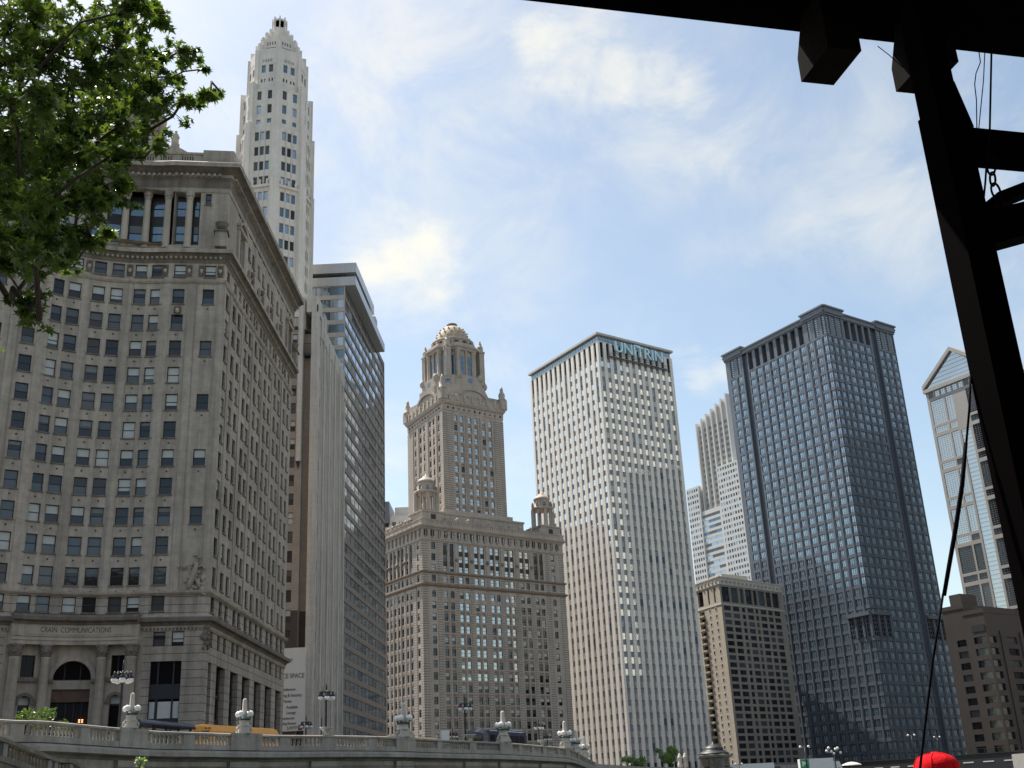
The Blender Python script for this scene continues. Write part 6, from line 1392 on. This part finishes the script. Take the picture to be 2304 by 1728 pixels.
m.tube([(74.3, 285, -4), (74.3, 285, 6.6)], .18, 'iron', 8); m.tube([(72.4, 285, 6.5), (76.2, 285, 6.5)], .1, 'iron', 6); o = m.build('cluster_lamp', loc=(74.3, 285, -4)); tag(o, 'lamp post with a cluster of pale globes before the granite tower', 'lamp post')
# ================================================================ TREE AT UPPER LEFT
tr = thing('maple_tree', 'leafy maple tree reaching in from the left with its trunk outside the view', 'tree', (-7.6, 8.3, -1.65))
CL = [(330,35,30),(290,20,34),(352,52,15),(240,40,38),(180,60,42),(120,30,42),(60,20,46),(20,60,48),(250,110,38),(300,108,24),(190,130,46),(120,110,48),(60,120,48),(10,140,45),(385,110,23),(418,122,20),(436,150,10),(340,140,26),(290,160,36),(330,192,32),(376,165,16),(395,218,22),(352,232,30),(300,230,38),(455,205,19),(472,194,9),(432,226,7),(220,200,46),(150,190,48),(80,200,52),(20,220,50),(345,300,20),(308,290,27),(260,270,42),(200,280,48),(130,280,52),(60,290,54),(10,300,50),(268,335,16),(235,340,36),(170,350,48),(100,360,52),(40,370,54),(258,388,20),(284,395,9),(220,400,32),(160,430,42),(100,440,48),(40,450,50),(272,430,16),(238,430,20),(212,468,13),(198,450,22),(236,505,19),(196,510,21),(150,500,36),(90,520,42),(30,520,44),(160,575,12),(128,550,26),(80,575,18),(30,560,30),(8,570,18),(58,662,30),(85,690,13),(22,650,16),(50,638,20),(70,680,20)]
nodes = []; info = []
def ray3(px, py, d):
    v = r_ * (px - 1152) + u_ * (864 - py) + f_ * 2475; return v * (d / math.hypot(v.x, v.y))
for (x, y, r) in CL:
    dd = 8.8 + 1.2 * math.sin(x * .013 + y * .021) + random.uniform(-.9, .9); p = ray3(x * 1.0416, y * 1.0416, dd); rr = r * 1.0416 / 2475 * p.length; info.append((p, rr, 1.0 if x + y * .4 > 260 else (.62 if y < 250 else 1.35)))
for _ in range(80):           # the rest of the crown, outside the view
    a = random.uniform(0, 2 * PI); q = random.random() ** .5 * 3.3; p = Vector((-7.6 + q * math.cos(a), 8.3 + q * math.sin(a), random.uniform(4.0, 10.5)))
    x_, y_, d_ = p.dot(r_), p.dot(u_), p.dot(f_)
    if d_ > 0 and 1152 + 2475 * x_ / d_ > -60 and 864 - 2475 * y_ / d_ > -60: continue
    info.append((p, random.uniform(.3, .55), .8))
trunk_pts = [Vector((-7.6, 8.3, -1.65)), Vector((-7.55, 8.3, 1.0)), Vector((-7.45, 8.35, 3.0)), Vector((-7.6, 8.2, 4.6)), Vector((-7.4, 8.5, 6.4)), Vector((-7.5, 8.5, 8.5))]
conn = [(p, -1) for p in trunk_pts[2:]]; par = []
allp = list(trunk_pts[2:]); parent = [-1] * len(allp); order = sorted(range(len(info)), key=lambda i: (info[i][0] - trunk_pts[3]).length)
for i in order:
    p = info[i][0]; j = min(range(len(allp)), key=lambda k: (allp[k] - p).length + .25 * (allp[k] - trunk_pts[3]).length); allp.append(p); parent.append(j)
cnt = [1] * len(allp)
for k in range(len(allp) - 1, 3, -1):
    if parent[k] >= 0: cnt[parent[k]] += cnt[k]
m = MB(); m.tube(trunk_pts, [.3, .24, .22, .2, .15, .08], 'bark', 12); m.build('trunk', tr)
m = MB()
for k in range(4, len(allp)):
    a, b = allp[parent[k]], allp[k]; mid = (a + b) / 2 + Vector((0, 0, .12 * (a - b).length)) + Vector((random.gauss(0, .05), random.gauss(0, .05), random.gauss(0, .04))); rad = lambda c: .004 + .0042 * c ** .5
    m.tube([a, mid, b], [rad(cnt[k]) * 1.15, rad(cnt[k]) * 1.05, rad(cnt[k]) * .9], 'bark', 6)
tw = []
half = [(0, 0), (.2, -.06), (.5, -.02), (.27, .17), (.6, .5), (.2, .42), (.13, .62), (0, 1)]
V, Fc = [], []
for (p, rr, kk) in info:
    n = int(max(12, 215 * kk * (rr / .17) ** 2)); n = min(n, 620); tips = [p + Vector((random.gauss(0, .6), random.gauss(0, .6), random.gauss(0, .5))) * rr for _ in range(max(3, n // 11))]
    for t_ in tips: m.tube([p, (p + t_) / 2 + Vector((0, 0, .02)), t_], [.005, .004, .0025], 'bark', 4)
    for _ in range(n):
        c = random.choice(tips) + Vector((random.gauss(0, .2), random.gauss(0, .2), random.gauss(0, .18))) * rr; s = random.uniform(.05, .092)
        out = Vector((random.gauss(0, 1), random.gauss(0, 1), -.75 + random.gauss(0, .45))).normalized(); sd_ = out.cross(Vector((random.gauss(0, .45), random.gauss(0, .45), 1))).normalized(); nm = sd_.cross(out); fold = random.uniform(.1, .45); k0 = len(V)
        for sg in (-1, 1):
            for (x, y) in half: V.append(tuple(c + out * (y * s - .2 * s * y * y * 0) + sd_ * (sg * x * s) + nm * (abs(x) * fold * s)))
        Fc.append(tuple(range(k0, k0 + 8))); Fc.append(tuple(range(k0 + 15, k0 + 7, -1)))
m.build('branches', tr)
m = MB(); m.v = V; m.f = Fc; m.mi('leaf'); m.m = [0] * len(Fc); m.build('crown', tr)

# ================================================================ DARK ROOF EDGE AND POST BESIDE THE CAMERA
e_ = Vector((.972, .234)); n_ = Vector((-.234, .972)); pf = lambda a, b, z: (.106 + e_.x * a + n_.x * b, 3.13 + e_.y * a + n_.y * b, z); ez = math.atan2(e_.y, e_.x)
sh = thing('shelter', 'dark timber shelter whose black roof edge and post frame the upper right of the view', 'shelter', (1.34, 2.9, -1.65))
def fr_box(m, a0, a1, b0, b1, z0, z1, mt): m.hexa([pf(a0, b0, z0), pf(a1, b0, z0), pf(a1, b1, z0), pf(a0, b1, z0), pf(a0, b0, z1), pf(a1, b0, z1), pf(a1, b1, z1), pf(a0, b1, z1)], mt)
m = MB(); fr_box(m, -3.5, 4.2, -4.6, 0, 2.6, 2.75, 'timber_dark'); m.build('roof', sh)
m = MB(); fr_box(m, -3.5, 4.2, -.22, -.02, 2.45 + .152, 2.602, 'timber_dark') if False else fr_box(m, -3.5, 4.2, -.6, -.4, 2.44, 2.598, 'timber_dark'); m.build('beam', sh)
def rafter_tail(m, a, w_, b0_, b1_, zb, mt):
    prof = [(b0_, 2.599), (b0_, zb), (b1_, zb), (b1_, zb + .1), (b1_ - .07, 2.599)]; L_ = [pf(a - w_ / 2, b, z) for b, z in prof]; R_2 = [pf(a + w_ / 2, b, z) for b, z in prof]
    m.poly(L_, mt); m.poly(R_2[::-1], mt)
    for i in range(5): m.poly([L_[i], R_2[i], R_2[(i + 1) % 5], L_[(i + 1) % 5]], mt)
for a in (1.075, 1.455, 2.6):
    m = MB(); rafter_tail(m, a, .128, -.22, -.02, 2.36, 'timber_end'); m.build('bracket', sh)
m = MB()
for a, s_ in ((1.21, .035), (1.29, .012)):
    q = [pf(a, -.03, 2.599), pf(a + s_, -.03, 2.599), pf(a + s_ * .3, -.03, 2.599 - s_)]; m.poly(q, 'timber_dark'); m.poly([pf(a, -.06, 2.599), pf(a + s_ * .3, -.06, 2.599 - s_), pf(a + s_, -.06, 2.599)], 'timber_dark')
m.build('splinter', sh)
pa = (Vector((1.62, 3.66)) * .8 - Vector((.106, 3.13))); a1_, b1_ = pa.dot(e_), pa.dot(n_); a0, b0 = a1_ + .048, b1_ - .05; S8 = .8
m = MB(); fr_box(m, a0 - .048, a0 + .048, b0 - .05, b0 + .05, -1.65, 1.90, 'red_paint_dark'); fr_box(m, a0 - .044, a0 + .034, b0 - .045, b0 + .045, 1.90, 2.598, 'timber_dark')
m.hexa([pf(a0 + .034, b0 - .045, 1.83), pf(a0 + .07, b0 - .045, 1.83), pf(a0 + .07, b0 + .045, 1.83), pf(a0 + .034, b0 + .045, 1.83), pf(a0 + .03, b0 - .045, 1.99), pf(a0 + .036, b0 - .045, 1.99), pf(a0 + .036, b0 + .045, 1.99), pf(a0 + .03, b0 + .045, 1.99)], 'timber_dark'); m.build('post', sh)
m = MB(); q = [pf(a0 + .03, b0 - .03, 2.20), pf(a0 + .055, b0 - .03, 2.16), pf(a0 + .16, b0 - .03, 2.31), pf(a0 + .16, b0 - .03, 2.6), pf(a0 + .03, b0 - .03, 2.6)]; q2 = [(x + n_.x * .06, y + n_.y * .06, z) for x, y, z in q]
m.poly(q, 'timber_dark'); m.poly(q2[::-1], 'timber_dark')
for i in range(5): m.poly([q[i], q[(i + 1) % 5], q2[(i + 1) % 5], q2[i]], 'timber_dark')
m.build('brace', sh)
m = MB(); fr_box(m, a0 + .05, a0 + 1.4, b0 - .04, b0 + .04, 1.742, 1.83, 'timber_dark'); m.build('rail', sh)
def slant(m, a, z, a1, z1, h):
    m.hexa([pf(a, b0 - .04, z), pf(a1, b0 - .04, z1), pf(a1, b0 + .04, z1), pf(a, b0 + .04, z), pf(a, b0 - .04, z + h), pf(a1, b0 - .04, z1 + h), pf(a1, b0 + .04, z1 + h), pf(a, b0 + .04, z + h)], 'timber_dark')
m = MB(); slant(m, a0 + .04, 1.43, a0 + 1.2, 1.80, .108); m.build('rail', sh)
m = MB(); slant(m, a0 + .105, 1.575, a0 + .9, 1.92, .035); m.build('rail', sh)
for a in (-3.3, 4.0):
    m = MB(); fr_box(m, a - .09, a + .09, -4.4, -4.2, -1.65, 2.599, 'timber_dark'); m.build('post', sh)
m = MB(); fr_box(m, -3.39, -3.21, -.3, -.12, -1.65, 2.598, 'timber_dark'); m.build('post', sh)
# hanging cable, wires, chain and cord
def hang(name, pts, r, label, cat, mt_='rope_dark'): m = MB(); m.tube(pts, r, mt_, 6); o = m.build(name, loc=pts[0]); tag(o, label, cat)
pc = lambda px, py, d=3.2: tuple(ray3(px, py, d))
hang('cable', [pc(2231, 108), pc(2229, 200), pc(2227, 292), pc(2221, 350), pc(2217, 410), pc(2211, 472)], .0030, 'straight black cable hanging from the roof past the upper rail', 'cable')
hang('wire', [pc(2202, 112), pc(2206, 140), pc(2196, 165), pc(2193, 190), pc(2197, 225), pc(2198, 292)], .0016, 'thin kinked wire hanging left of the straight black cable', 'wire')
hang('wire', [pc(2216, 112), pc(2213, 180), pc(2207, 240), pc(2202, 292), pc(2201, 350)], .0015, 'thin nearly straight wire hanging between the kinked wire and the cable', 'wire')
hang('wire', [pc(1975, 104), pc(2002, 125), pc(2032, 152)], .0015, 'short slack wire under the roof, left of the post', 'wire')
ch = thing('chain', 'iron chain of long links hanging between two rails beside the post', 'chain', pc(2226, 352))
lk = [(2228, 352, 2231, 394), (2231, 388, 2236, 418), (2236, 412, 2245, 447), (2247, 440, 2250, 472)]
for i, (x0, y0, x1, y1) in enumerate(lk):
    a, b = Vector(pc(x0, y0)), Vector(pc(x1, y1)); m = MB(); ax = (b - a); L_ = ax.length; ax.normalize(); sd_ = (ax.cross(Vector((0, 1, 0))) if i % 2 == 0 else ax.cross(Vector((1, .2, 0)))).normalized(); w_ = .0125; pts = []
    for k in range(17): t_ = 2 * PI * k / 16; pts.append((a + b) / 2 + ax * (L_ / 2 * math.cos(t_)) + sd_ * (w_ * math.sin(t_)))
    m.tube(pts, .0034, 'rope_dark', 6); m.build('link', ch)
cg = thing('hanging_cord', 'long dark cord with a thick sleeve in its middle, slanting down from the post', 'cord', pc(2182, 850))
m = MB(); m.tube([pc(2184, 845), pc(2181, 920), pc(2174, 1000)], .0034, 'rope_dark', 8); m.build('cord', cg); m = MB(); m.tube([pc(2122, 1336), pc(2100, 1480), pc(2084, 1610), pc(2072, 1712), tuple(Vector(pc(2040, 1990)))], .0034, 'rope_dark', 8); m.build('cord', cg)
m = MB(); m.tube([pc(2173, 996), pc(2165, 1090), pc(2150, 1190), pc(2136, 1270), pc(2124, 1340)], [.0054, .0062, .0062, .006, .0056], 'rope_dark', 10); m.build('sleeve', cg)

# ================================================================ PERSON IN A RED CAP
px_, py_, top = 1.99, 5.75, .105
def skin_mesh(name, vs, es, rs, mt_, lvl=2):
    me = bpy.data.meshes.new(name); me.from_pydata([(px_ + x, py_ + y, top - 1.76 + z) for x, y, z in vs], es, []); o = bpy.data.objects.new(name, me); COL.objects.link(o); me.materials.append(MATS[mt_])
    md = o.modifiers.new('skin', 'SKIN'); md.use_smooth_shade = True; o.modifiers.new('sub', 'SUBSURF').levels = lvl; o.modifiers['sub'].render_levels = lvl
    for v, r in zip(me.skin_vertices[0].data, rs): v.radius = r if isinstance(r, tuple) else (r, r)
    me.skin_vertices[0].data[0].use_root = True; return o
# facing away from the camera (towards +y)
vs = [(0, 0, .95), (0, 0, 1.15), (0, -.01, 1.36), (0, 0, 1.47), (0, .015, 1.55), (0, .02, 1.63), (0, .01, 1.69),
      (.18, -.01, 1.40), (.23, -.03, 1.12), (.22, .05, .88), (.215, .09, .80), (-.18, -.01, 1.40), (-.23, -.03, 1.12), (-.22, .05, .88), (-.215, .09, .80),
      (.095, 0, .88), (.11, .01, .48), (.11, -.02, .09), (.12, .13, .035), (-.095, 0, .88), (-.11, .01, .48), (-.11, -.02, .09), (-.12, .13, .035)]
es = [(0, 1), (1, 2), (2, 3), (3, 4), (4, 5), (5, 6), (2, 7), (7, 8), (8, 9), (9, 10), (2, 11), (11, 12), (12, 13), (13, 14), (0, 15), (15, 16), (16, 17), (17, 18), (0, 19), (19, 20), (20, 21), (21, 22)]
rs = [(.15, .1), (.14, .09), (.16, .095), (.055, .055), (.072, .085), (.085, .1), (.06, .075), .06, .045, .034, .03, .06, .045, .034, .03, .085, .06, .045, .04, .085, .06, .045, .04]
pe = skin_mesh('person', vs, es, rs, 'skin'); tag(pe, 'person in a bright red cap at the bottom edge, seen from behind', 'person')
def child(o): o.parent = pe; return o
child(skin_mesh('shirt', [vs[0], vs[1], vs[2], (0, 0, 1.44), vs[7], (.215, -.025, 1.22), vs[11], (-.215, -.025, 1.22)], [(0, 1), (1, 2), (2, 3), (2, 4), (4, 5), (2, 6), (6, 7)], [(.165, .115), (.155, .105), (.175, .11), (.08, .07), .078, .07, .078, .07], 'shirt'))
child(skin_mesh('trousers', [(0, 0, .97), vs[15], vs[16], (.11, -.02, .1), vs[19], vs[20], (-.11, -.02, .1)], [(0, 1), (1, 2), (2, 3), (0, 4), (4, 5), (5, 6)], [(.165, .118), .098, .075, .068, .098, .075, .068], 'trousers'))
hz = lambda z: top - 1.76 + z
for s in (-1, 1):
    m = MB(); hb = Vector((px_ + s * .215, py_ + .09, hz(.80)))
    for k, (dx, L_) in enumerate(((-.028, .07), (-.01, .08), (.008, .076), (.026, .06))): m.tube([hb + Vector((dx, .005, -.02)), hb + Vector((dx, .012, -.02 - L_ * .6)), hb + Vector((dx, -.002, -.02 - L_))], [.0095, .009, .007], 'skin', 7)
    m.tube([hb + Vector((-s * .028, .01, .01)), hb + Vector((-s * .05, .03, -.02)), hb + Vector((-s * .05, .035, -.05))], [.011, .01, .008], 'skin', 7)
    o = m.build('hand', None); child(o); o.matrix_parent_inverse = Matrix()
m = MB(); m.sphere((px_, py_ - .01, hz(1.615)), .1, 'hair', 16, 1.0); child(m.build('hair'))
m = MB()
for s in (-1, 1): m.sphere((px_ + s * .032, py_ + .1, hz(1.63)), .013, 'white_paint', 8); m.sphere((px_ + s * .1, py_ + .01, hz(1.61)), .02, 'skin', 8, 1.6)
m.tube([(px_, py_ + .1, hz(1.625)), (px_, py_ + .13, hz(1.59)), (px_, py_ + .1, hz(1.585))], [.012, .018, .01], 'skin', 7); m.tube([(px_ - .025, py_ + .1, hz(1.55)), (px_, py_ + .108, hz(1.548)), (px_ + .025, py_ + .1, hz(1.55))], .006, 'bus_red', 6); child(m.build('face'))
m = MB(); m.lathe((px_, py_, hz(1.64)), [(.108, 0), (.112, .035), (.107, .07), (.09, .098), (.06, .113), (.02, .12), (.012, .127)], 'cap_red', 24)
for k in range(6): a = PI / 3 * k; m.tube([(px_ + r * math.cos(a), py_ + r * math.sin(a), hz(1.64) + z + .001) for r, z in ((.112, .03), (.108, .07), (.09, .099), (.06, .114), (.02, .121))], .0022, 'cap_red', 5)
pts = [(px_ + .09 * math.cos(a), py_ + .07 + .12 * max(0, math.sin(a)), hz(1.655)) for a in np.linspace(0, PI, 13)]; m.poly(pts, 'cap_red'); m.poly([(x, y, z - .006) for x, y, z in pts[::-1]], 'cap_red'); child(m.build('cap'))
